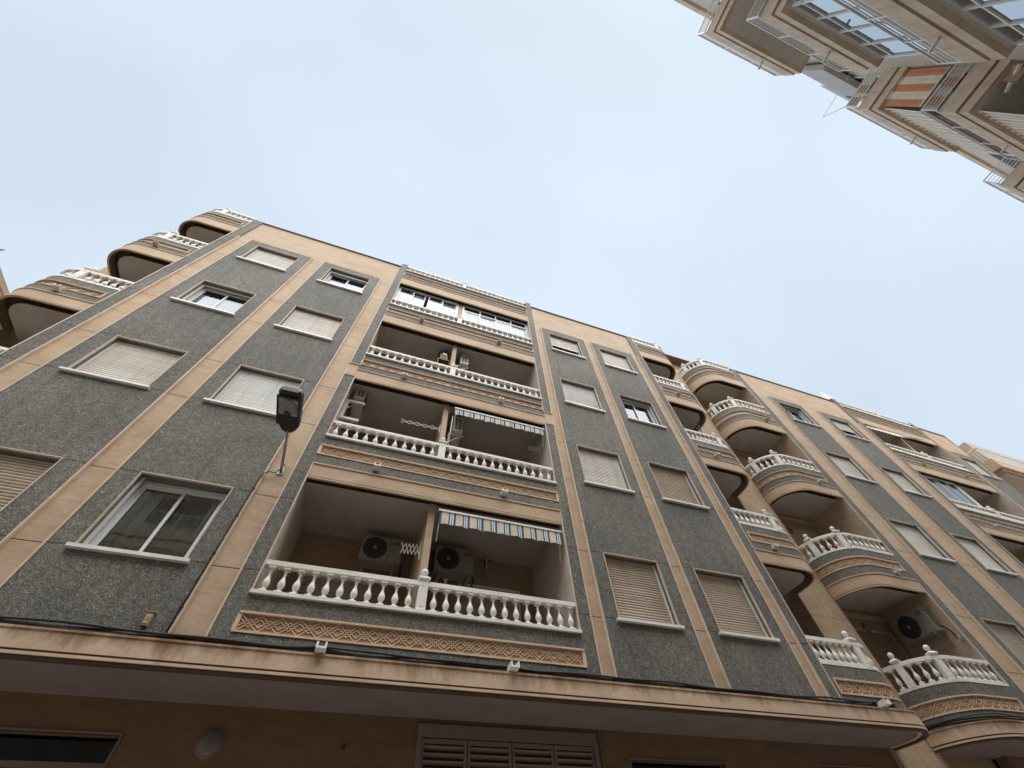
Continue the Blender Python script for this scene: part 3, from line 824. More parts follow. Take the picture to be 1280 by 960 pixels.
for x in (-3.0 * 1.6, -.266, 2.18, 8.87):
    b = MB(); M = Matrix.Translation((x, D - CY - .02, spz)) @ Matrix.Rotation(R(-6), 4, 'X')
    b.box(-.06, .06, -.10, .10, -.03, -.01, 'white_paint', M)
    for s in (-1, 1):
        b.face([tuple(M @ Vector(v)) for v in ((s * .06, -.10, -.03), (s * .06, .1, -.03), (s * .05, .1, .05), (s * .05, -.10, .03))], 'white_paint')
        b.box(min(s * .038, s * .06), max(s * .038, s * .06), -.10, .10, -.0098, .042, 'white_paint', M)
    b.build('drain_spout', can1)

# ground floor wall of building 1
g = MB(); GW = 'ground_wall_paint'
def wall_with_holes(mb, y, x0, x1, z0, z1, holes, mat):
    xs = sorted({x0, x1} | {h[0] for h in holes} | {h[1] for h in holes}); zs = sorted({z0, z1} | {h[2] for h in holes} | {h[3] for h in holes})
    for a, b in zip(xs, xs[1:]):
        for c, d in zip(zs, zs[1:]):
            if any(h[0] <= a and b <= h[1] and h[2] <= c and d <= h[3] for h in holes): continue
            mb.face([(a, y, c), (b, y, c), (b, y, d), (a, y, d)], mat)
gh = [(-6.2, -2.13, .9, 3.27), (1.27, 3.83, .9, 3.40), (4.42, 6.12, .9, 3.27), (8.05, 9.50, .2, 3.30)]
wall_with_holes(g, 7.0, -8.08, 10.0, 0, 3.6, gh, GW)
for h in gh:
    for x in h[:2]: g.face([(x, 7.0, h[2]), (x, 7.2, h[2]), (x, 7.2, h[3]), (x, 7.0, h[3])], GW)
    g.face([(h[0], 7.0, h[3]), (h[1], 7.0, h[3]), (h[1], 7.2, h[3]), (h[0], 7.2, h[3])], GW)
gw = g.build('ground_floor_wall', B1)
for h in (gh[0], gh[2], gh[3]):
    f = MB(); t = .02; W = 'louvre_paint'
    f.box(h[0] - t, h[0], 6.985, 7.03, h[2], h[3] + t, W); f.box(h[1], h[1] + t, 6.985, 7.03, h[2], h[3] + t, W); f.box(h[0], h[1], 6.985, 7.03, h[3], h[3] + t, W)
    f.box(h[0], h[1], 7.08, 7.12, 3.0, 3.05, W)
    for k in range(1, 4):
        x = h[0] + (h[1] - h[0]) * k / 4; f.box(x - .02, x + .02, 7.09, 7.12, h[2], 2.999, W)
    f.box(h[0], h[1], 7.15, 7.19, h[2], h[3], 'room_black')
    wn = f.build('window', B1)
    q = MB(); q.face([(h[0], 7.125, h[2]), (h[1], 7.125, h[2]), (h[1], 7.125, h[3]), (h[0], 7.125, h[3])], 'dark_glass'); q.build('pane', wn)
h = gh[1]; f = MB(); LP = 'louvre_paint'
f.box(h[0], h[1], 7.15, 7.18, h[2], h[3], 'room_dark')
f.box(h[0] - .06, h[0], 6.97, 7.06, h[2], h[3] + .14, LP); f.box(h[1], h[1] + .06, 6.97, 7.06, h[2], h[3] + .14, LP); f.box(h[0], h[1], 6.97, 7.06, h[3], h[3] + .14, LP)
sh = f.build('shutter_frame', B1)
pw = (h[1] - h[0]) / 4
for k in range(4):
    a = h[0] + k * pw; q = MB(); e = .045
    q.box(a + .006, a + e, 7.0, 7.045, h[2], h[3] - .01, LP); q.box(a + pw - e, a + pw - .006, 7.0, 7.045, h[2], h[3] - .01, LP)
    q.box(a + e, a + pw - e, 7.0, 7.045, h[3] - .06, h[3] - .01, LP)
    z = h[3] - .10
    while z > h[2] + .05:
        M = Matrix.Translation((0, 7.03, z)) @ Matrix.Rotation(R(-38), 4, 'X')
        q.box(a + e, a + pw - e, -.035, .035, -.006, .006, LP, M); z -= .075
    q.build('louvred_shutter', sh)
b = MB(); b.tube([(3.955, 6.97, 0), (3.955, 6.97, 3.58)], .018, 'loggia_wall_paint', 8); b.build('wall_pipe', B1)

# =================================================================== BUILDING 2
B2 = thing('apartment_building', (19.0, 8.5, 0), 'granite and beige apartment block on the right with the largest stack of rounded balconies', 'building')
P = []; XE = 26.9
P.append((13.2, XE, ZB, ZR, 0, 'granite_panel', G_)); P.append((13.5, 19.35, ZP, ZR, .035, 'roof_band0', B_)); P.append((24.86, XE, ZP, ZR, .035, 'roof_band1', B_))
strips2 = [(13.50, 14.22), (15.98, 16.90), (18.66, 19.35), (24.86, 25.10)]
for k, (a, b) in enumerate(strips2): strip_paints(P, a, b, ZB, ZP, k)
P.append((19.35, 24.86, ZP, 16.84, 0, 'granite_panel', G_)); P.append((13.2, 13.5, ZP, 16.60, 0, 'granite_panel', G_))
win2 = {'G': (14.46, 15.74), 'H': (17.18, 18.40), 'I': (25.36, 26.55)}
for z in LW + SW:
    for k, (a, b) in enumerate(strips2): P.append((a + .022, b - .022, z - .0065, z + .0065, .060, 'pilaster%d' % k, 'dark_joint'))
    for a, b in ((14.22, 14.455), (15.745, 15.98), (16.90, 17.175), (18.405, 18.66), (13.2, 13.5), (19.35, 19.62)): P.append((a, b, z - .005, z + .005, .012, 'granite_panel', 'beige_stone_pier'))
BAY2 = (19.62, 24.60)
P.append((BAY2[0], BAY2[1], ZB, 16.84, 0, 'void', None))
for c, (a, b) in win2.items():
    for k in range(4): P.append((a, b, SW[k], LW[k], .12, 'opening', None))
emit(relief(D, P), B2)
w2 = {'G': [('b', 1, 'blind_beige'), ('b', 1, 'blind_cream'), ('b', 1, 'blind_cream'), ('g', .04, 'blind_cream')],
      'H': [('b', 1, 'blind_beige'), ('b', 1, 'blind_cream'), ('g', .82, 'blind_cream'), ('g', .5, 'blind_cream')],
      'I': [('b', 1, 'blind_cream')] * 4}
for c, (a, b_) in win2.items():
    for k in range(4): window(B2, a, b_, SW[k], LW[k], w2[c][k])
curved(B2, FP, -1, 13.2, lambda L: [.32, L - 1.52], lambda L: [(L - 1.42, L - .04, 7), (.42, L - 1.62, 3), (.04, .22, 1)], spx=12.62, yb=7.25)
bay(B2, BAY2[0], BAY2[1], 22.25, range(5), glazed=(), prio=(3, 2, 4, 1, 0), cols=(12, 12), fine=False)
# left half of the third floor bay is glazed in
bm = MB().build if False else None
gl2 = MB(); gl2.box(BAY2[0], 22.1, D + .21, D + .215, LV[2][0] + .45, LV[2][0] + .46, 'white_aluminium'); gg = gl2.build('balcony_glazing', B2)
glazing(gg, BAY2[0], 22.10, LV[2][0], LV[3][1], 4, False)
pier(B2, 10.585, 11.17, 6.9, 7.7, 0.0, 16.9)
b = MB()
b.box(10.59, XE, 7.63, 12.5, 0, 16.34, 'loggia_wall_paint'); b.box(13.21, XE, 6.98, 7.2, 0, 3.6, 'ground_wall_paint'); b.box(11.17, 13.21, 7.26, 7.6, 0, 16.6, 'loggia_wall_paint')
b.build('rear_wall', B2)
b = MB(); b.face([(13.2, D + .121, 3.6), (13.2, 7.3, 3.6), (13.2, 7.3, 16.6), (13.2, D + .121, 16.6)], 'beige_stone_pier'); b.build('side_wall', B2); b = MB()
b.face([(XE, D, 0), (XE, 12.5, 0), (XE, 12.5, 16.54), (XE, D, 16.54)], 'beige_stone'); b.build('side_wall', B2)
b = MB(); b.box(13.5, 19.35, D - .012, D + .30, ZR + .001, ZR + .02, 'roof_edge'); b.box(24.86, XE, D - .012, D + .30, ZR + .001, ZR + .02, 'roof_edge'); b.box(13.2, XE, D + .32, 12.5, 16.35, 16.42, 'roof_edge'); b.build('roof_slab', B2)
b = MB(); b.box(13.196, 13.2, D + .021, D + .13, 3.9, 16.5, 'beige_stone_pier'); b.build('side_lining', B2)
for x in (13.182, 19.62, 24.582):
    for n in range(4):
        b = MB(); b.box(x, x + .018, D - .014, D + .02, LV[n][0], LV[n + 1][0] - .70 + .03, 'light_stone'); b.build('opening_fillet', B2)
for n in range(4):
    fl = LV[n][0] - .5; zd = fl + 2.0
    q = MB(); q.box(11.55, 12.95, 7.235, 7.262, zd, zd + .05, 'beige_stone_pier'); q.box(12.90, 12.95, 7.235, 7.262, fl, zd, 'beige_stone_pier')
    q.box(11.17, 13.2, 7.20, 7.262, LV[n + 1][1] - .16, LV[n + 1][1] - .04, 'beige_stone_pier')
    dr = q.build('door', B2); blind(dr, 11.55, 12.90, fl + .03, zd, 7.25, 'blind_beige' if n else 'blind_brown')
cp2 = FP[:-1] + [(XE, D, 0, -1)]
can2 = canopy(B2, cp2, 11, XE)
b = MB(); M = Matrix.Translation((12.95, D - CY - .02, spz)); b.box(-.06, .06, -.10, .10, -.03, -.01, 'white_paint', M); b.box(-.06, -.038, -.10, .10, -.0098, .042, 'white_paint', M); b.box(.038, .06, -.10, .10, -.0098, .042, 'white_paint', M); b.build('drain_spout', can2)
b = MB(); b.box(11.75, 14.5, 7.62, 11.5, 16.43, 19.1, 'loggia_wall_paint'); b.build('penthouse', B2)
b = MB()
for k in range(30):
    x = 11.7 + k * .105
    b.tube([(x, 7.28, 19.16), (x, 8.6, 19.55)], .048, 'terracotta', 6)
b.box(11.65, 14.8, 7.34, 8.6, 19.08, 19.13, 'terracotta'); b.build('tiled_roof', B2)
RP = thing('roof_skylight', (21.17, 6.75, 16.42), 'white pyramid peeking over the roof edge of the right block', 'skylight')
b = MB(); ap = (21.17, 6.62, 19.05); cs = [(20.3, 6.30, 16.42), (22.05, 6.30, 16.42), (22.05, 7.2, 16.42), (20.3, 7.2, 16.42)]
b.shared([ap] + cs, [(0, 1, 2), (0, 2, 3), (0, 3, 4), (0, 4, 1)], 'white_paint'); b.build('pyramid', RP)
for bn, sb in list(STUFF.items()):
    bl = bpy.data.objects[bn]; o = sb.build('balusters', bl); o['kind'] = 'stuff'

# =================================================================== BUILDING 3 (beyond, right edge)
B3 = thing('apartment_building', (33, 8, 0), 'plain beige apartment block with a jutting corner balcony at the far right edge', 'building')
b = MB(); b.box(27.2, 44, 7.35, 14, 0, 16.6, 'beige_stone'); b.build('wall', B3)
for k in range(5):
    z = 15.5 - 3.0 * k; yf = 5.93; b = MB()
    b.box(28.9, 38, yf, 7.349, z - .55, z, 'beige_stone'); b.box(29.05, 38, yf + .12, 7.349, z - .68, z - .5505, 'beige_stone_pier'); b.box(29.2, 38, yf + .25, 7.349, z - .80, z - .6805, 'soffit_paint')
    bal = b.build('balcony', B3)
    r = MB()
    for q in range(40): r.box(28.95 + .14 * q, 28.98 + .14 * q, yf + .02, yf + .05, z + .04, z + .78, 'white_aluminium')
    for q in range(9): r.box(28.94, 28.97, yf + .08 + .14 * q, yf + .11 + .14 * q, z + .04, z + .78, 'white_aluminium')
    r.box(28.9, 34.6, yf, yf + .06, z + .78, z + .84, 'white_aluminium'); r.box(28.9, 28.98, yf + .0605, 7.349, z + .78, z + .84, 'white_aluminium'); r.box(28.9, 34.6, yf + .01, yf + .06, z + .0005, z + .04, 'white_aluminium')
    r.build('railing', bal)
    q = MB(); q.box(29.6, 31.6, 7.3, 7.349, z + .02, z + 2.2, 'blind_brown'); q.build('door', B3)
b = MB(); b.box(31.5, 44, 6.6, 13, 16.6, 18.2, 'beige_stone'); b.build('penthouse', B3)

# =================================================================== OPPOSITE BUILDING
OP = thing('apartment_building', (12, -8, 0), 'beige apartment block across the street seen from below with stepped balcony slabs', 'building')
YW = -4.72; OS = 'opposite_stone'
b = MB(); b.box(2.5, 34, -14, YW, 0, 20.3, 'opposite_wall'); b.box(2.5, 34, YW + .001, YW + .08, 19.9, 20.3, OS); b.build('wall', OP); b = MB(); b.box(-22, 2.499, -14, YW, 0, 15.8, 'opposite_wall'); b.build('wall', OP)  # left wing is unseen, added and sized to shade the facade opposite
LO = [8.2, 11.12, 14.02, 16.92]
def oslab(x0, x1, yf, z, par, band=.50):
    """two-stepped fascia slab; left end x0 shows"""
    s = MB()
    s.box(x0, x1, yf - .02, YW + 0, z - .02, z, 'grey_panel') if False else None
    s.box(x0, x1, YW + .002, yf, z - .48, z, OS)
    s.box(x0 + .07, x1 - .07, YW + .002, yf - .05, z - .545, z - .4805, 'shade_joint_brown')
    s.box(x0 + .03, x1 - .03, YW + .002, yf - .02, z - .80, z - .5455, OS)
    s.box(x0 + .16, x1 - .16, YW + .002, yf - .15, z - .8005, z - .78, 'opposite_soffit') if False else None
    o = s.build('balcony', par)
    q = MB(); q.box(x0 + .13, x1 - .13, YW + .002, yf - .12, z - .82, z - .8005, 'opposite_soffit'); q.build('soffit', o)
    t = MB(); xs = x0 + (x1 - x0) * .64; t.tube([(xs, yf - .1, z - .3), (xs, yf + .22, z - .33)], .03, 'white_marble', 8); t.build('drain_spout', o)
    return o
def orail(o, x0, x1, yf, z, h=.55, nb=4, ends=(1, 0)):
    r = MB(); S = 'steel_rail'; yy = yf - .03
    r.box(x0, x1, yy - .04, yy, z + h - .03, z + h, S); r.box(x0, x1, yy - .035, yy - .005, z + .05, z + .075, S)
    for k in range(1, nb): r.box(x0 + .03, x1 - .03, yy - .028, yy - .012, z + .05 + (h - .08) * k / nb, z + .062 + (h - .08) * k / nb, S)
    n = max(2, int((x1 - x0) / .95))
    for k in range(n + 1):
        x = x0 + (x1 - x0 - .035) * k / n; r.box(x, x + .035, yy - .036, yy - .004, z, z + h - .0305, S)
    for e, x in ((ends[0], x0), (ends[1], x1 - .03)):
        if e:
            r.box(x, x + .03, YW + .01, yy - .041, z + h - .03, z + h, S); r.box(x, x + .03, YW + .01, yy - .041, z + .05, z + .075, S)
            for k in range(1, nb): r.box(x + .006, x + .022, YW + .01, yy - .041, z + .05 + (h - .08) * k / nb, z + .062 + (h - .08) * k / nb, S)
    r.build('railing', o)
Y1, Y2 = -3.50, -3.60
for k, z in enumerate(LO):
    o = oslab(5.45, 8.36, Y1, z, OP); orail(o, 5.40, 8.36, Y1 + .02, z)
    o2 = oslab(11.2, 14.72, Y2, z, OP)
    if k == 3:
        orail(o2, 11.15, 14.72, Y2 + .02, z, .52)
        q = MB(); q.box(11.16, 11.175, -4.6, -3.66, z + .08, z + .50, 'opposite_wall')
        for y0 in (-4.25, -3.92):
            for j in range(3): q.box(11.15, 11.1595, y0 + j * .0, y0 + .22, z + .13 + j * .12, z + .17 + j * .12, 'brown_wood')
        q.build('slotted_panel', o2)
    else:
        orail(o2, 11.15, 14.72, Y2 + .02, z, .50, 1)
        sb = MB()
        for q_ in range(1, 5): sb.box(11.16, 11.18, YW + .01, Y2 - .06, z + .05 + .1 * q_, z + .065 + .1 * q_, 'steel_rail')
        sb.build('side_bars', o2)
        q = MB(); q.box(11.6, 14.3, Y2 - .06, Y2 - .045, z + .06, z + .46, 'rail_shade_strip'); q.build('rail_shade_strip', o2)  # brown strip painted in for the shade behind the front rail
    o3 = oslab(18.0, 23.0, Y2, z, OP); orail(o3, 17.95, 23.0, Y2 + .02, z, .6)
    for X0 in (-9.0, -1.5) if k < 3 else ():
        o4 = oslab(X0, X0 + 3.2, Y1, z, OP); orail(o4, X0, X0 + 3.2, Y1 + .02, z)
# glazed enclosures on the first stack
for zt, zb in ((LO[2] - .82, LO[1]), (LO[1] - .82, LO[0])):
    f = MB(); W = 'white_aluminium'; yg = Y1 - .17; z0 = zb + .62; n = 4; x0, x1 = 5.62, 8.22
    f.box(x0, x1, yg - .05, yg, z0, z0 + .06, W); f.box(x0, x1, yg - .05, yg, zt - .05, zt, W); f.box(x0, x1, yg - .05, yg, zt - .38, zt - .34, W)
    for k in range(n + 1):
        x = x0 + (x1 - x0 - .035) * k / n; f.box(x, x + .035, yg - .06, yg + .008, z0 + .06, zt - .0505, W)
    f.box(x0, x0 + .05, YW, yg - .06, z0, z0 + .06, W); f.box(x0, x0 + .05, YW, yg - .06, zt - .05, zt, W)
    f.box(x0 - .0, x1, YW + .01, YW + .03, zb, zt, 'room_dark'); f.box(x0 + .02, x1 - .02, yg - .045, yg - .02, zb, z0 - .001, 'grey_panel')
    gf = f.build('balcony_glazing', OP)
    q = MB(); q.face([(x0, yg - .025, z0), (x1, yg - .025, z0), (x1, yg - .025, zt), (x0, yg - .025, zt)], 'blue_glass'); q.face([(x0 + .02, YW, z0), (x0 + .02, yg - .03, z0), (x0 + .02, yg - .03, zt), (x0 + .02, YW, zt)], 'blue_glass')
    q.build('pane', gf)
# doors and recesses behind the balconies
for x0, x1 in ((11.7, 14.3), (6.0, 7.9), (18.6, 21.5), (-8.4, -6.6), (-.9, 1.0)):
    for z in (LO if x0 > 2 else LO[:3]):
        q = MB(); q.box(x0, x1, YW + .004, YW + .03, z + .02, z + 1.95, 'room_dark'); q.box(x0 - .06, x0, YW + .004, YW + .05, z + .02, z + 2.0, 'white_aluminium'); q.box(x1, x1 + .06, YW + .004, YW + .05, z + .02, z + 2.0, 'white_aluminium')
        q.build('door', OP)
# penthouse storey
b = MB(); b.box(10.4, 12.6, YW + .09, YW + .26, 18.6, 19.9, 'grey_panel')
for x in (11.1, 11.85): b.box(x, x + .02, YW + .261, YW + .265, 18.6, 19.9, 'grey_aluminium')
b.build('penthouse_panel', OP)
b = MB(); b.box(11.9, 13.4, YW - .2, YW + .16, 20.31, 20.62, 'grey_aluminium'); b.build('awning_box', OP)
b = MB(); b.box(10.9, 11.5, YW + .081, YW + .16, 19.7, 20.29, 'brown_wood'); b.build('window', OP)

# =================================================================== far building at the left edge
FB = thing('distant_building', (-18, 14, 0), 'pale corner of a distant building at the left edge of the street', 'building')
b = MB(); b.box(-24, -13.50, 9.45, 20, 0, 15.0, 'beige_stone_pier'); b.box(-24, -13.48, 9.43, 20, 15.0001, 15.2, 'beige_stone_pier'); b.build('wall', FB)
for k in range(4):
    b = MB(); b.box(-19, -17, 9.41, 9.449, 1 + 3.4 * k, 2.6 + 3.4 * k, 'blind_cream'); b.build('window', FB)

# =================================================================== small things
def acunit(loc, rotz, w=.80, h=.55, d=.28, label='', cm='ac_casing'):
    a = thing('air_conditioner', loc, label, 'air conditioner', 'outdoor air conditioner units on the balconies')
    M = Matrix.Translation(loc) @ Matrix.Rotation(rotz, 4, 'Z')
    def T(b, name):
        b.v = [tuple(M @ Vector(v)) for v in b.v]; return b.build(name, a)
    # body, front faces local -y, base centre at origin
    bm = bmesh.new(); bmesh.ops.create_cube(bm, size=1)
    for v in bm.verts: v.co = Vector((v.co.x * w, v.co.y * d, (v.co.z + .5) * h))
    bmesh.ops.bevel(bm, geom=bm.edges[:], offset=.018, segments=2, affect='EDGES')
    b = MB(); b.shared([v.co[:] for v in bm.verts], [[v.index for v in f.verts] for f in bm.faces], cm); bm.free()
    yf = -d / 2
    b.box(w * .17, w * .175, yf - .003, yf + .001, .02, h - .02, 'ac_grille'); b.box(-w / 2 + .02, w / 2 - .02, yf - .002, yf + .001, h - .045, h - .04, 'ac_grille')
    for s in (-1, 1):     # louvred vents on the two ends
        for k in range(7):
            for c in (-.32, .04):
                b.box(min(s * (w / 2 - .001), s * (w / 2 + .003)), max(s * (w / 2 - .001), s * (w / 2 + .003)), d * c, d * (c + .28), .08 + k * (h - .16) / 7, .08 + (k + .62) * (h - .16) / 7, 'ac_grille')
    b.box(w * .24, w * .42, yf - .004, yf + .001, h * .70, h * .84, 'brass')
    T(b, 'casing')
    cx, cz, r = -w * .165, h * .5, h * .42
    RX = Matrix.Translation((cx, yf, cz)) @ Matrix.Rotation(R(90), 4, 'X')
    g = MB(); g.lathe([(r, 0), (r, .006), (r * .99, .008), (.001, .008)], 'ac_grille', 32, M=RX, smooth=False); fan = T(g, 'fan_opening')
    g = MB()
    for k in range(1, 6):
        rr = r * k / 5.2; pts = [(cx + rr * math.cos(t * math.pi / 12), yf - .012, cz + rr * math.sin(t * math.pi / 12)) for t in range(25)]; g.tube(pts, .0018, 'dark_rubber', 4)
    for k in range(8):
        t = k * math.pi / 4; g.tube([(cx + .03 * math.cos(t), yf - .012, cz + .03 * math.sin(t)), (cx + r * math.cos(t), yf - .012, cz + r * math.sin(t))], .0018, 'dark_rubber', 4)
    T(g, 'fan_guard')
    g = MB(); g.lathe([(.038, 0), (.038, .012), (.001, .014)], 'lamp_grey', 16, M=Matrix.Translation((cx, yf - .006, cz)) @ Matrix.Rotation(R(90), 4, 'X')); T(g, 'fan_hub')
    for s in (-1, 1):
        g = MB(); g.box(s * w * .36 - .018, s * w * .36 + .018, -d / 2 - .03, d / 2 + .08, -.04, -.005, cm)
        g.bar((s * w * .36, -d / 2 + .02, -.03), (s * w * .36, d / 2 + .07, -.30), .02, .02, cm); g.box(s * w * .36 - .018, s * w * .36 + .018, d / 2 + .05, d / 2 + .08, -.32, -.04, cm)
        T(g, 'bracket')
    g = MB(); g.tube([(w / 2 - .01, .05, .12), (w / 2 + .05, .06, .08), (w / 2 + .06, d / 2 + .04, -.05), (w / 2 + .03, d / 2 + .07, -.35)], .016, 'dark_rubber', 6); T(g, 'pipe')
    return a
acunit((.19, 7.22, 5.80), 0, .74, .50, .3, 'air conditioner with pale fan hub on the lowest balcony, left of its column')
acunit((1.55, 7.22, 5.80), 0, .76, .52, .3, 'air conditioner with black fan on the lowest balcony, right of its column beside the lantern')
acunit((-1.10, 6.66, 9.10), R(90), .72, .52, .24, 'air conditioner mounted end-on at the left wall of the second balcony', 'ac_casing_light')
acunit((1.22, 6.66, 8.74), R(-90) + math.pi, .72, .54, .24, 'air conditioner mounted end-on under the blue striped awning of the second balcony', 'ac_casing_light')
acunit((1.22, 6.66, 12.07 - .40), R(-90) + math.pi, .72, .54, .24, 'air conditioner mounted end-on right of the column on the third balcony', 'ac_casing_light')
acunit((13.02, 6.58, 5.62), R(-90), .80, .58, .28, 'air conditioner with big black fan on the side wall of the lowest rounded balcony')

_ac = [o for o in SC.objects if o.name.startswith('air_conditioner') and 'left wall' in o.get('label', '')][0]
for zb in (8.93, 8.36):
    b = MB(); b.box(-1.32, -.93, 6.30, 6.36, zb, zb + .06, 'ac_casing_light'); b.build('support_bar', _ac)
b = MB(); b.box(-1.319, -1.26, 6.30, 6.36, 8.421, 8.929, 'ac_casing_light'); b.build('support_bar', _ac)
def rack(loc, length, drop, n, axis, label):
    """concertina clothes rack pulled out of a wall"""
    a = thing('clothes_rack', loc, label, 'clothes rack', 'folding white clothes racks on the balconies')
    x, y, z = loc; p = length / n
    for yo in (0,):
        b = MB()
        for k in range(n):
            x0, x1 = x + axis * k * p, x + axis * (k + 1) * p
            b.bar((x0, y + yo, z), (x1, y + yo, z + drop), .012, .014, 'white_paint', up=(0, 1, 0)); b.bar((x0, y + yo + .013, z + drop), (x1, y + yo + .013, z), .012, .014, 'white_paint', up=(0, 1, 0))
        b.box(min(x, x - axis * .015), max(x, x - axis * .015), y + yo - .02, y + yo + .03, z - .08, z + drop + .08, 'white_paint')
        b.build('lattice_arm', a)
    b = MB()
    for k in range(n + 1): b.tube([(x + axis * k * p, y, z + drop), (x + axis * k * p, y + .10, z + drop)], .006, 'white_paint', 6)
    b.build('drying_bar', a)
rack((.79, 6.45, 5.64), .31, .19, 5, -1, 'white concertina clothes rack beside the fan unit on the lowest balcony')
rack((.79, 6.30, 8.64), .86, .10, 5, -1, 'long white concertina clothes rack stretched out on the second balcony, left half')
rack((3.34, 6.42, 8.80), .30, .16, 6, -1, 'short white concertina clothes rack at the right wall of the second balcony')

def awning(loc, x0, x1, ztop, zbot, y, label, arms=True):
    a = thing('awning', loc, label, 'awning', 'blue and cream striped awnings over the balconies')
    yt = D + .16
    b = MB(); b.tube([(x0, yt + .03, ztop + .05), (x1, yt + .03, ztop + .05)], .055, 'awning_blue_stripe', 12); b.build('fabric_roll', a)
    b = MB(); b.face([(x0, yt, ztop + .08), (x1, yt, ztop + .08), (x1, y, ztop - .0), (x0, y, ztop - .0)], 'awning_blue_stripe'); b.build('canopy_fabric', a)
    b = MB(); b.box(x0 - .02, x1 + .02, y - .02, y + .015, ztop - .035, ztop, 'white_aluminium'); b.build('front_bar', a)
    b = MB(); n = 110; vs = []
    for k in range(n + 1):
        x = x0 + (x1 - x0) * k / n; yy = y - .012 + .007 * math.sin(k * .9) + .006 * math.sin(k * .37)
        zb = zbot + .022 * abs(math.sin(math.pi * (k / n) * 9))
        vs += [(x, y - .004, ztop - .034), (x, yy, zb)]
    b.shared(vs, [(2 * k, 2 * k + 1, 2 * k + 3, 2 * k + 2) for k in range(n)], 'awning_blue_stripe', True); b.build('valance', a)
    for x in (x0 + .02, x1 - .02):
        b = MB(); b.tube([(x, yt + .01, ztop - .55), (x, y, ztop - .02)], .009, 'white_aluminium', 6); b.build('arm', a)
    return a
awning((2.1, D + .1, 6.2), .98, 3.30, 6.28, 5.98, D + .03, 'blue and cream striped awning with scalloped valance over the lowest balcony')
awning((2.1, D + .1, 9.1), 1.06, 3.30, 9.22, 8.97, D + .05, 'blue and cream striped awning with scalloped valance over the second balcony')
# white crank rod of the second awning
b = MB(); b.tube([(1.03, D + .12, 8.98), (.99, D + .10, 7.85)], .010, 'white_aluminium', 6); tag(b.build('awning_rod'), 'thin white crank rod hanging beside the column of the second balcony', 'rod')

# wall lantern
a = thing('wall_lantern', (2.28, 7.5, 6.05), 'small glass lantern on the back wall of the lowest balcony', 'lantern')
b = MB(); b.tube([(2.28, YB - .01, 6.10), (2.28, 7.45, 6.06), (2.28, 7.40, 6.10), (2.28, 7.38, 6.16)], .012, 'lamp_grey', 8); b.lathe([(.05, 0), (.045, .012), (.02, .02)], 'lamp_grey', 12, M=Matrix.Translation((2.28, YB - .002, 6.10)) @ Matrix.Rotation(R(90), 4, 'X')); b.build('bracket', a)
b = MB(); b.lathe([(.02, 0), (.035, .02), (.055, .17), (.06, .175)], 'window_glass', 6, c=(2.28, 7.38, 6.16)); b.build('glass_body', a)
b = MB(); b.lathe([(.075, 0), (.07, .01), (.03, .06), (.012, .075), (.012, .1)], 'lamp_grey', 6, c=(2.28, 7.38, 6.336))
for k in range(6):
    t = 2 * math.pi * (k + .5) / 6; b.tube([(2.28 + .036 * math.cos(t), 7.38 + .036 * math.sin(t), 6.18), (2.28 + .058 * math.cos(t), 7.38 + .058 * math.sin(t), 6.335)], .004, 'lamp_grey', 4)
b.build('cap', a)

# closed parasols
def parasol(x, y, z, label, h=1.25):
    a = thing('parasol', (x, y, z), label, 'parasol', 'closed dark parasols on the second balcony')
    b = MB(); b.tube([(x, y, z), (x, y, z + h + .1)], .015, 'lamp_grey', 8); b.build('pole', a)
    b = MB(); prof = [(.07, .35), (.085, .4), (.08, .7), (.05, 1.0), (.022, 1.22), (.01, 1.25)]; n = 16; vs = []
    for r, zz in prof:
        for j in range(n): q = r * (1 + .22 * (j % 2)); t = 2 * math.pi * j / n; vs.append((x + q * math.cos(t), y + q * math.sin(t), z + zz))
    b.shared(vs, [(k * n + j, k * n + (j + 1) % n, (k + 1) * n + (j + 1) % n, (k + 1) * n + j) for k in range(len(prof) - 1) for j in range(n)], 'umbrella_fabric', True); b.build('canopy', a)
    b = MB(); b.lathe([(.2, 0), (.2, .04), (.05, .08), (.03, .2)], 'lamp_grey', 16, c=(x, y, z)); b.build('foot', a)
parasol(.42, 6.75, 7.35, 'closed dark parasol below the long clothes rack of the second balcony', 1.25)
parasol(2.70, 6.6, 7.35, 'closed dark parasol beside the folded chair at the right of the second balcony', 1.1)
# folded deck chair
a = thing('folded_chair', (3.05, 6.75, 6.86), 'brown folded wooden chair leaning at the right of the second balcony', 'chair')
for s in (-.12, .12):
    b = MB(); pts = [(3.05 + s, 6.9, 6.87), (3.05 + s * 1.1, 6.80, 7.6), (3.05 + s * 1.1, 6.72, 8.2), (3.05 + s * .6, 6.68, 8.5)]; b.tube(pts, .022, 'rope_fabric', 8); b.build('rail', a)
b = MB()
for k in range(8): b.tube([(3.05 - .13, 6.79 - k * .012, 7.65 + k * .09), (3.05 + .13, 6.79 - k * .012, 7.65 + k * .09)], .018, 'rope_fabric', 6)
b.build('backrest', a)

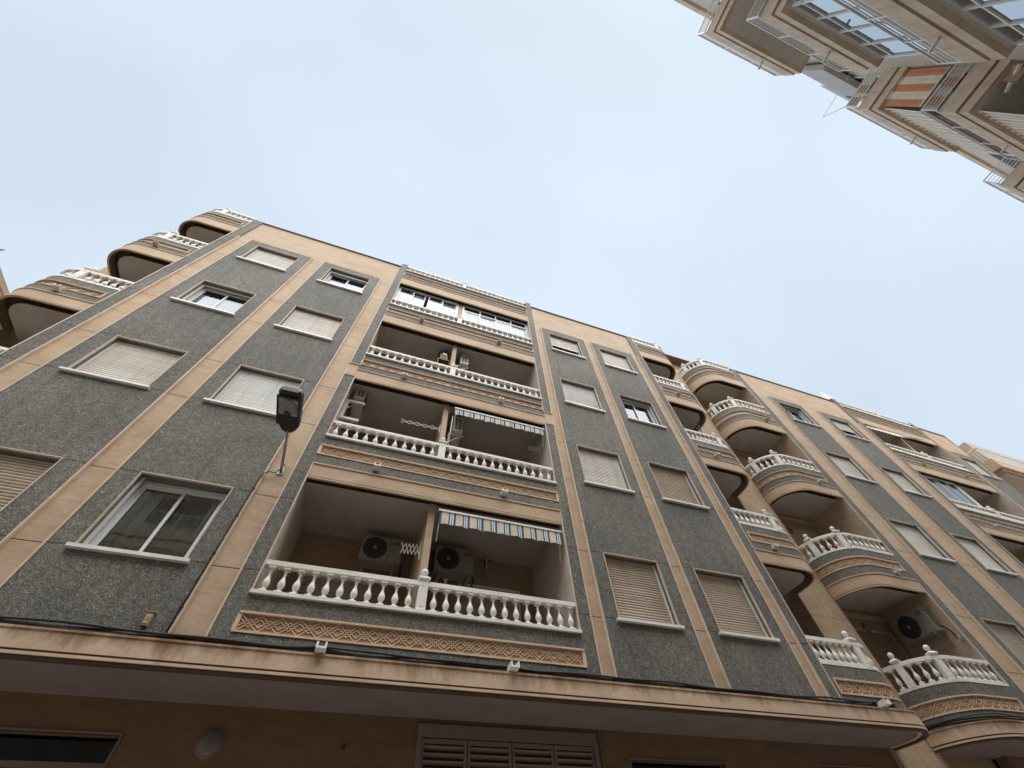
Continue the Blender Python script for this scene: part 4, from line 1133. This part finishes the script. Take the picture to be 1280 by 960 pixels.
# bird cage / boxed heater shelf on the third balcony
a = thing('storage_shelf', (.62, 6.4, 11.0), 'dark shelf piled with a box and boards beside the column of the third balcony', 'shelf')
b = MB(); b.box(.44, .80, 6.25, 6.60, 11.52, 11.56, 'brown_wood'); b.box(.44, .47, 6.25, 6.6, 11.0, 11.519, 'brown_wood'); b.box(.77, .80, 6.25, 6.6, 11.0, 11.519, 'brown_wood'); b.build('board', a)
b = MB(); b.box(.50, .72, 6.28, 6.55, 11.561, 11.86, 'rope_fabric'); tag(b.build('cardboard_box'), 'tan cardboard box on the dark shelf of the third balcony', 'box')
b = MB(); bm = bmesh.new(); bmesh.ops.create_icosphere(bm, subdivisions=2, radius=1)
b.shared([(.60 + v.co.x * .17 * (1 + .1 * math.sin(9 * v.co.z)), 6.44 + v.co.y * .14, 12.05 + v.co.z * .19 + .02 * math.sin(v.co.x * 7)) for v in bm.verts], [[v.index for v in f.verts] for f in bm.faces], 'cyan_plastic', True); bm.free()
tag(b.build('plastic_bag'), 'dark stuffed bag on top of the box beside the third balcony column', 'bag')
b = MB(); b.box(.56, .68, 6.262, 6.28, 11.80, 11.90, 'white_paint'); tag(b.build('paper_packet'), 'small white packet in front of the dark bag on the third balcony', 'packet')

# little ornaments on the lowest handrail
for x, c, lb in ((1.20, 'figurine_brown', 'small brown ornament on the lowest handrail just right of its post'), (3.08, 'figurine_brown', 'small brown ornament at the right end of the lowest handrail')):
    b = MB(); z = 4.46 + .4822
    b.box(x - .03, x + .03, D + .02, D + .08, z, z + .02, c); b.lathe([(.015, .02), (.022, .035), (.012, .055), (.017, .068), (.014, .082), (.004, .09)], c, 10, c=(x, D + .05, z)); b.tube([(x - .03, D + .05, z + .10), (x, D + .05, z + .07), (x + .035, D + .05, z + .11)], .008, c, 6)
    tag(b.build('rail_ornament'), lb, 'ornament', 'small ornaments on the lowest handrail')

# street lamp on its wall arm
lx = -1.72
a = thing('street_lamp', (lx, D + .035, 6.46), 'black street lamp on a grey arm bracketed to the stone strip', 'street lamp')
b = MB(); b.tube([(lx, D + .02, 6.45), (lx, D - .06, 6.475), (lx, D - .40, 6.575), (lx, 5.18, 6.665)], .022, 'lamp_grey', 10); b.build('arm', a)
b = MB(); b.box(lx - .05, lx + .05, D + .02, D + .036, 6.38, 6.54, 'lamp_grey'); b.bar((lx + .03, D + .02, 6.56), (lx + .005, D - .14, 6.50), .012, .012, 'lamp_grey'); b.build('wall_plate', a)
def head_ring(y, wd, z0, z1):
    h = wd / 2; e = .03; return [(lx - h + e, y, z0), (lx + h - e, y, z0), (lx + h, y, z0 + .04), (lx + h * .9, y, z1 - .03), (lx + h * .6, y, z1), (lx - h * .6, y, z1), (lx - h * .9, y, z1 - .03), (lx - h, y, z0 + .04)]
rings = [head_ring(5.26, .15, 6.64, 6.72), head_ring(5.22, .22, 6.63, 6.77), head_ring(5.10, .325, 6.625, 6.82), head_ring(4.60, .335, 6.63, 6.85), head_ring(4.46, .325, 6.64, 6.80), head_ring(4.42, .27, 6.66, 6.74)]
b = MB(); vs = [v for r in rings for v in r]; fs = []
for k in range(len(rings) - 1):
    for j in range(8):
        if 1 < k < 3 and j == 0: continue
        fs.append((k * 8 + j, k * 8 + (j + 1) % 8, (k + 1) * 8 + (j + 1) % 8, (k + 1) * 8 + j))
fs += [tuple(range(8)), tuple(40 + j for j in range(8))]
b.shared(vs, fs, 'black_plastic')
b.box(lx - .165, lx + .165, 4.50, 4.545, 6.612, 6.63, 'black_plastic'); b.box(lx - .165, lx - .138, 4.5455, 5.09, 6.612, 6.63, 'black_plastic'); b.box(lx + .138, lx + .165, 4.5455, 5.09, 6.612, 6.63, 'black_plastic'); b.box(lx - .138, lx + .138, 4.88, 5.09, 6.612, 6.63, 'black_plastic'); b.box(lx - .155, lx + .155, 4.88, 4.90, 6.631, 6.80, 'black_plastic')
b.build('housing', a)
b = MB(); prof = [(.125, 0), (.12, .03), (.10, .07), (.06, .10), (.01, .115)]; vs = []; n = 24
for r, z in prof:
    for j in range(n): t = 2 * math.pi * j / n; vs.append((lx + r * math.cos(t), 4.71 + r * 1.25 * math.sin(t), 6.645 + z))
b.shared(vs, [(k * n + j, k * n + (j + 1) % n, (k + 1) * n + (j + 1) % n, (k + 1) * n + j) for k in range(len(prof) - 1) for j in range(n)], 'reflector_metal', True); b.build('reflector', a)
b = MB(); bm = bmesh.new(); bmesh.ops.create_uvsphere(bm, u_segments=14, v_segments=10, radius=1)
b.shared([(lx + v.co.x * .055, 4.76 + v.co.y * .075, 6.69 + v.co.z * .045) for v in bm.verts], [[v.index for v in f.verts] for f in bm.faces], 'dark_rubber', True); bm.free(); b.build('bulb', a)
b = MB(); n = 24; vs = []; prof = [(.134, .0), (.128, -.012), (.105, -.028), (.06, -.040), (.004, -.044)]
for r_, z in prof:
    for j in range(n):
        t = 2 * math.pi * j / n; vs.append((lx + r_ * math.cos(t), 4.715 + r_ * 1.22 * math.sin(t), 6.621 + z))
b.shared(vs, [(k * n + j, (k + 1) * n + j, (k + 1) * n + (j + 1) % n, k * n + (j + 1) % n) for k in range(len(prof) - 1) for j in range(n)], 'lens_grey', True)
b.box(lx - .138, lx + .138, 4.546, 4.88, 6.622, 6.626, 'lens_frame'); b.build('lens', a)
b = MB(); bm = bmesh.new(); bmesh.ops.create_uvsphere(bm, u_segments=14, v_segments=10, radius=1)
b.shared([(lx + v.co.x * .052, 4.80 + v.co.y * .062, 6.590 + v.co.z * .02) for v in bm.verts], [[v.index for v in f.verts] for f in bm.faces], 'dark_rubber', True); bm.free(); b.build('bulb_spot', a)  # the dark bulb, added as a spot below the lens

# cables
def cable_thing(name, loc, label, runs, cat='cable'):
    a = thing(name, loc, label, cat)
    for pts, r in runs:
        b = MB(); b.tube(pts, r, 'dark_rubber', 6); b.build('cable', a)
    return a
runs = []
for k in range(6):
    pts = []; x = -7.4; ph = random.uniform(0, 6)
    off = [0, .022, .045, .012, .034, .05][k]; yo = [0, .012, .0, .028, .034, .05][k]
    while x < 9.30:
        sag = 0
        for sx in (-.266, 2.18, 8.87):
            sag += .035 * math.exp(-((x - sx) / .22) ** 2) * (1 if k < 3 else .6)
        wob = .010 * math.sin(x * 1.7 + ph) + .008 * math.sin(x * 4.1 + ph * 2)
        pts.append((x, D - .018 - yo - .006 * math.sin(x * 2.3 + ph), 3.842 + off + wob + sag)); x += .16
    L_ = plen(EP)
    runs.append((pts, .011 + .003 * (k % 2)))
cable_thing('cable_bundle', (0, D - .05, 3.83), 'black cable bundle lying along the top of the long stained canopy', runs)
runs = []; L_ = plen(FP)
for k in range(5):
    pts = []; s = .06; ph = random.uniform(0, 6)
    while s < L_[-1]:
        x, y, nx, ny = pat(FP, L_, s, .02 + .014 * k); pts.append((x, y, 3.84 + .018 * k + .012 * math.sin(s * 3 + ph))); s += .12
    x = 13.3
    while x < 26: pts.append((x, D - .02 - .014 * k, 3.84 + .018 * k + .012 * math.sin(x * 2.1 + ph))); x += .3
    runs.append((pts, .010))
cable_thing('cable_bundle', (14, D - .05, 3.83), 'black cable bundle curving over the canopy of the right block', runs)
cl = -1.945
cable_thing('power_cable', (cl, D - .03, 3.9), 'thin black cable climbing the stone strip to the street lamp',
            [([(cl + .0, D - .024, 3.86), (cl, D - .024, 5.2), (cl - .0, D - .024, 6.15), (cl + .02, D - .03, 6.30), (cl + .08, D - .03, 6.36), (cl + .17, D - .02, 6.36), (cl + .22, D - .05, 6.43)], .0085)])
for z in (4.2, 4.9, 5.5, 6.0): b = MB(); b.box(cl - .02, cl + .02, D - .034, D - .0125, z, z + .015, 'dark_rubber'); b.build('clip', bpy.data.objects['power_cable'])

# junction box on a small bracket
a = thing('junction_box', (-2.19, D - .03, 4.0), 'small beige electrical box on the granite above the cables', 'junction box')
b = MB(); b.box(-2.225, -2.155, D - .05, D - .001, 3.96, 4.10, 'loggia_wall_paint'); b.box(-2.215, -2.165, D - .058, D - .0505, 3.98, 4.08, 'beige_stone_pier'); b.box(-2.235, -2.145, D - .06, D - .001, 4.1005, 4.112, 'loggia_wall_paint'); b.build('case', a)
b = MB(); b.box(-2.20, -2.18, D - .064, D - .0585, 4.02, 4.05, 'rope_fabric'); b.tube([(-2.19, D - .03, 3.96), (-2.18, D - .04, 3.90)], .008, 'dark_rubber', 6); b.build('cable_gland', a)

# round wall lights
a = thing('bulkhead_light', (-1.21, 7.0, 3.24), 'unlit round white wall light under the canopy', 'wall light')
b = MB(); b.lathe([(.125, 0), (.125, .02), (.115, .045), (.08, .065), (.01, .075)], 'shade_grey', 28, M=Matrix.Translation((-1.21, 6.999, 3.235)) @ Matrix.Rotation(R(90), 4, 'X')); b.build('shade', a)
b = MB(); b.lathe([(.14, 0), (.14, .012), (.126, .014)], 'louvre_paint', 28, M=Matrix.Translation((-1.21, 6.9985, 3.235)) @ Matrix.Rotation(R(90), 4, 'X')); b.build('ring', a)
a = thing('round_vent', (.30, 7.0, 3.26), 'small dark round vent in the brown wall left of the louvred shutters', 'vent')
b = MB(); b.lathe([(.045, 0), (.045, .012), (.036, .014), (.034, .004), (.001, .004)], 'louvre_paint', 20, M=Matrix.Translation((.30, 6.999, 3.26)) @ Matrix.Rotation(R(90), 4, 'X')); b.build('ring', a)
b = MB(); b.lathe([(.033, 0), (.033, .005), (.001, .005)], 'room_dark', 20, M=Matrix.Translation((.30, 6.9985, 3.26)) @ Matrix.Rotation(R(90), 4, 'X')); b.build('hole', a)
for n, (x, z) in enumerate(((12.2, 6.93 - .15 - .35), (11.85, 8.80), (12.65, 11.85))):
    lb = ['bracket light on the back wall of the lowest rounded balcony', 'curved wall light on the back wall of the second rounded balcony', 'dark round wall light on the back wall of the third rounded balcony'][n]
    z = [6.0 + .05, 8.80, 11.85][n]
    a = thing('wall_light', (x, 7.25, z), lb, 'wall light', 'wall lights of the rounded balconies')
    b = MB(); b.lathe([(.10, 0), (.10, .02), (.085, .05), (.04, .08), (.005, .09)], 'brass', 20, M=Matrix.Translation((x, 7.255, z)) @ Matrix.Rotation(R(90), 4, 'X')); b.build('shade', a)
    b = MB(); b.lathe([(.12, 0), (.12, .012), (.101, .013)], 'dark_rubber', 20, M=Matrix.Translation((x, 7.256, z)) @ Matrix.Rotation(R(90), 4, 'X')); b.build('ring', a)
# little hook lamp on the side wall of the lowest rounded balcony
b = MB(); b.box(13.12, 13.199, 6.02, 6.05, 5.47, 5.50, 'lamp_grey'); b.tube([(13.13, 6.035, 5.50), (13.13, 6.02, 5.40), (13.15, 6.0, 5.30)], .016, 'lamp_grey', 6); tag(b.build('wall_hook'), 'grey hook on the side wall of the lowest rounded balcony', 'hook')

# awnings of the opposite block
def drop(name, x0, x1, y0, y1, zt, zb, mat, label, out_=0.0):
    a = thing(name, ((x0 + x1) / 2, (y0 + y1) / 2, zb), label, 'awning', 'striped awnings of the block across the street')
    b = MB(); n = 40; vs = []
    for k in range(n + 1):
        t = k / n; x = x0 + (x1 - x0) * t; y = y0 + (y1 - y0) * t; wv = .012 * math.sin(k * .8)
        ox, oy = (-out_, 0) if x0 == x1 else (0, out_)
        for f in (0, .33, .66, 1): vs.append((x + ox * f + (wv * f if x0 == x1 else 0), y + oy * f + (wv * f if x0 != x1 else 0), zt + (zb - zt) * f))
    b.shared(vs, [(4 * k + j, 4 * k + j + 1, 4 * k + 5 + j, 4 * k + 4 + j) for k in range(n) for j in range(3)], mat, True); b.build('fabric', a)
    ox, oy = (-out_, 0) if x0 == x1 else (0, out_)
    b = MB(); b.tube([(x0 + ox, y0 + oy, zb), (x1 + ox, y1 + oy, zb)], .022, 'white_aluminium', 8); b.build('bottom_bar', a)
    b = MB(); b.tube([(x0, y0, zt + .0), (x1, y1, zt + .0)], .035, mat, 8); b.build('roller', a)
    return a
drop('awning', 11.27, 11.27, -4.66, -3.72, 16.06, 14.72, 'awning_orange_stripe', 'orange and cream striped awning hanging on the side of the balcony across the street', .03)
drop('awning', 11.42, 14.45, -3.73, -3.73, 16.08, 14.80, 'awning_white_stripe', 'upper white striped awning hanging along the balcony front across the street', .06)
drop('awning', 11.42, 14.45, -3.73, -3.73, 13.18, 12.0, 'awning_white_stripe', 'lower white striped awning hanging along the balcony front across the street', .06)
b = MB(); b.box(11.30, 11.36, -4.66, -4.3, 12.75, 13.1, 'rope_fabric'); b.tube([(11.25, -4.62, 12.95), (11.5, -4.15, 12.98)], .05, 'white_paint', 10); b.tube([(11.3, -4.62, 13.08), (11.6, -4.2, 13.1)], .04, 'curtain_orange', 10)
tag(b.build('rolled_awning'), 'rolled orange and cream awning under the lower balcony slab across the street', 'awning')
# orange cloth behind the side railing
b = MB(); n = 30; vs = []
for k in range(n + 1): y = -4.62 + .95 * k / n; vs += [(11.22 + .012 * math.sin(k * 1.1), y, 14.10), (11.22 + .012 * math.sin(k * 1.1 + .5), y, 14.60)]
b.shared(vs, [(2 * k, 2 * k + 1, 2 * k + 3, 2 * k + 2) for k in range(n)], 'curtain_orange', True); tag(b.build('railing_cloth'), 'orange striped cloth tied behind the side railing across the street', 'cloth')

# scalloped white awning and plants on the top right bay
a = thing('awning', (20.9, D + .1, 14.9), 'tilted white awning with wavy edge at the top floor of the right block', 'awning')
b = MB(); n = 80; vs = []
for k in range(n + 1):
    x = 19.7 + 2.15 * k / n; t = k / n; zt = 15.12 - .10 * t; y0 = D + .12 - .10 * t
    vs += [(x, D + .2, 15.16), (x, y0 - .05, zt - .05 * t), (x, y0 - .06 + .01 * math.sin(k), zt - .20 - .03 * abs(math.sin(k * .35)) - .04 * t)]
b.shared(vs, [(3 * k + j, 3 * k + j + 1, 3 * k + 4 + j, 3 * k + 3 + j) for k in range(n) for j in range(2)], 'awning_white_stripe', True); b.build('fabric', a)
b = MB(); b.tube([(21.85, D + .02, 15.0), (22.3, D - .28, 14.62)], .02, 'white_aluminium', 6); b.tube([(22.2, D + .1, 15.05), (22.75, D - .25, 14.70)], .02, 'white_aluminium', 6); b.tube([(22.0, D + .06, 15.02), (22.55, D - .26, 14.66)], .02, 'white_aluminium', 6); b.build('arm', a)

# antennas
def antenna(loc, label, h, arms):
    a = thing('antenna', loc, label, 'antenna', 'thin antennas on the roofs')
    x, y, z = loc; b = MB(); b.tube([(x, y, z), (x, y, z + h)], .014, 'grey_aluminium', 6); b.build('mast', a)
    b = MB()
    for p, q in arms: b.tube([(x + p[0], y + p[1], z + p[2]), (x + q[0], y + q[1], z + q[2])], .010, 'grey_aluminium', 5)
    b.build('boom', a)
antenna((30.6, 6.4, 15.6), 'thin antenna above the white railing of the far right block', 2.2, [((-.5, 0, 1.9), (.5, 0, 2.1))])
antenna((10.45, -4.5, 17.2), 'thin drying line pole above the slab across the street', .3, [((0, 0, 0), (2.2, .75, 3.2)), ((2.2, .75, 3.2), (2.45, .2, 2.6))])
b = MB(); b.tube([(-15.2, 9.75, 16.0), (-13.95, 9.35, 16.0)], .02, 'grey_aluminium', 5); b.tube([(-15.2, 10.05, 16.3), (-13.95, 9.35, 16.0)], .02, 'grey_aluminium', 5); b.tube([(-14.9, 9.9, 15.2), (-14.9, 9.9, 16.2)], .02, 'grey_aluminium', 5)
tag(b.build('antenna'), 'thin wire antenna on the distant building at the left edge', 'antenna', 'thin antennas on the roofs')

# =================================================================== ground
b = MB(); b.face([(-400, -400, -.01), (400, -400, -.01), (400, 400, -.01), (-400, 400, -.01)], 'pavement'); tag(b.build('ground'), kind='structure')
b = MB(); b.box(-60, 60, -2.2, 3.6, -.009, 0.0, 'asphalt'); tag(b.build('road'), kind='structure')
b = MB(); b.box(-60, 60, 3.6, 7.0, -.009, .13, 'pavement'); b.box(-60, 60, 3.45, 3.5995, -.009, .135, 'white_marble'); tag(b.build('pavement'), kind='structure')
b = MB(); b.box(-60, 60, -4.71, -2.35, -.009, .13, 'pavement'); b.box(-60, 60, -2.3495, -2.2, -.009, .135, 'white_marble'); tag(b.build('pavement_across'), kind='structure')
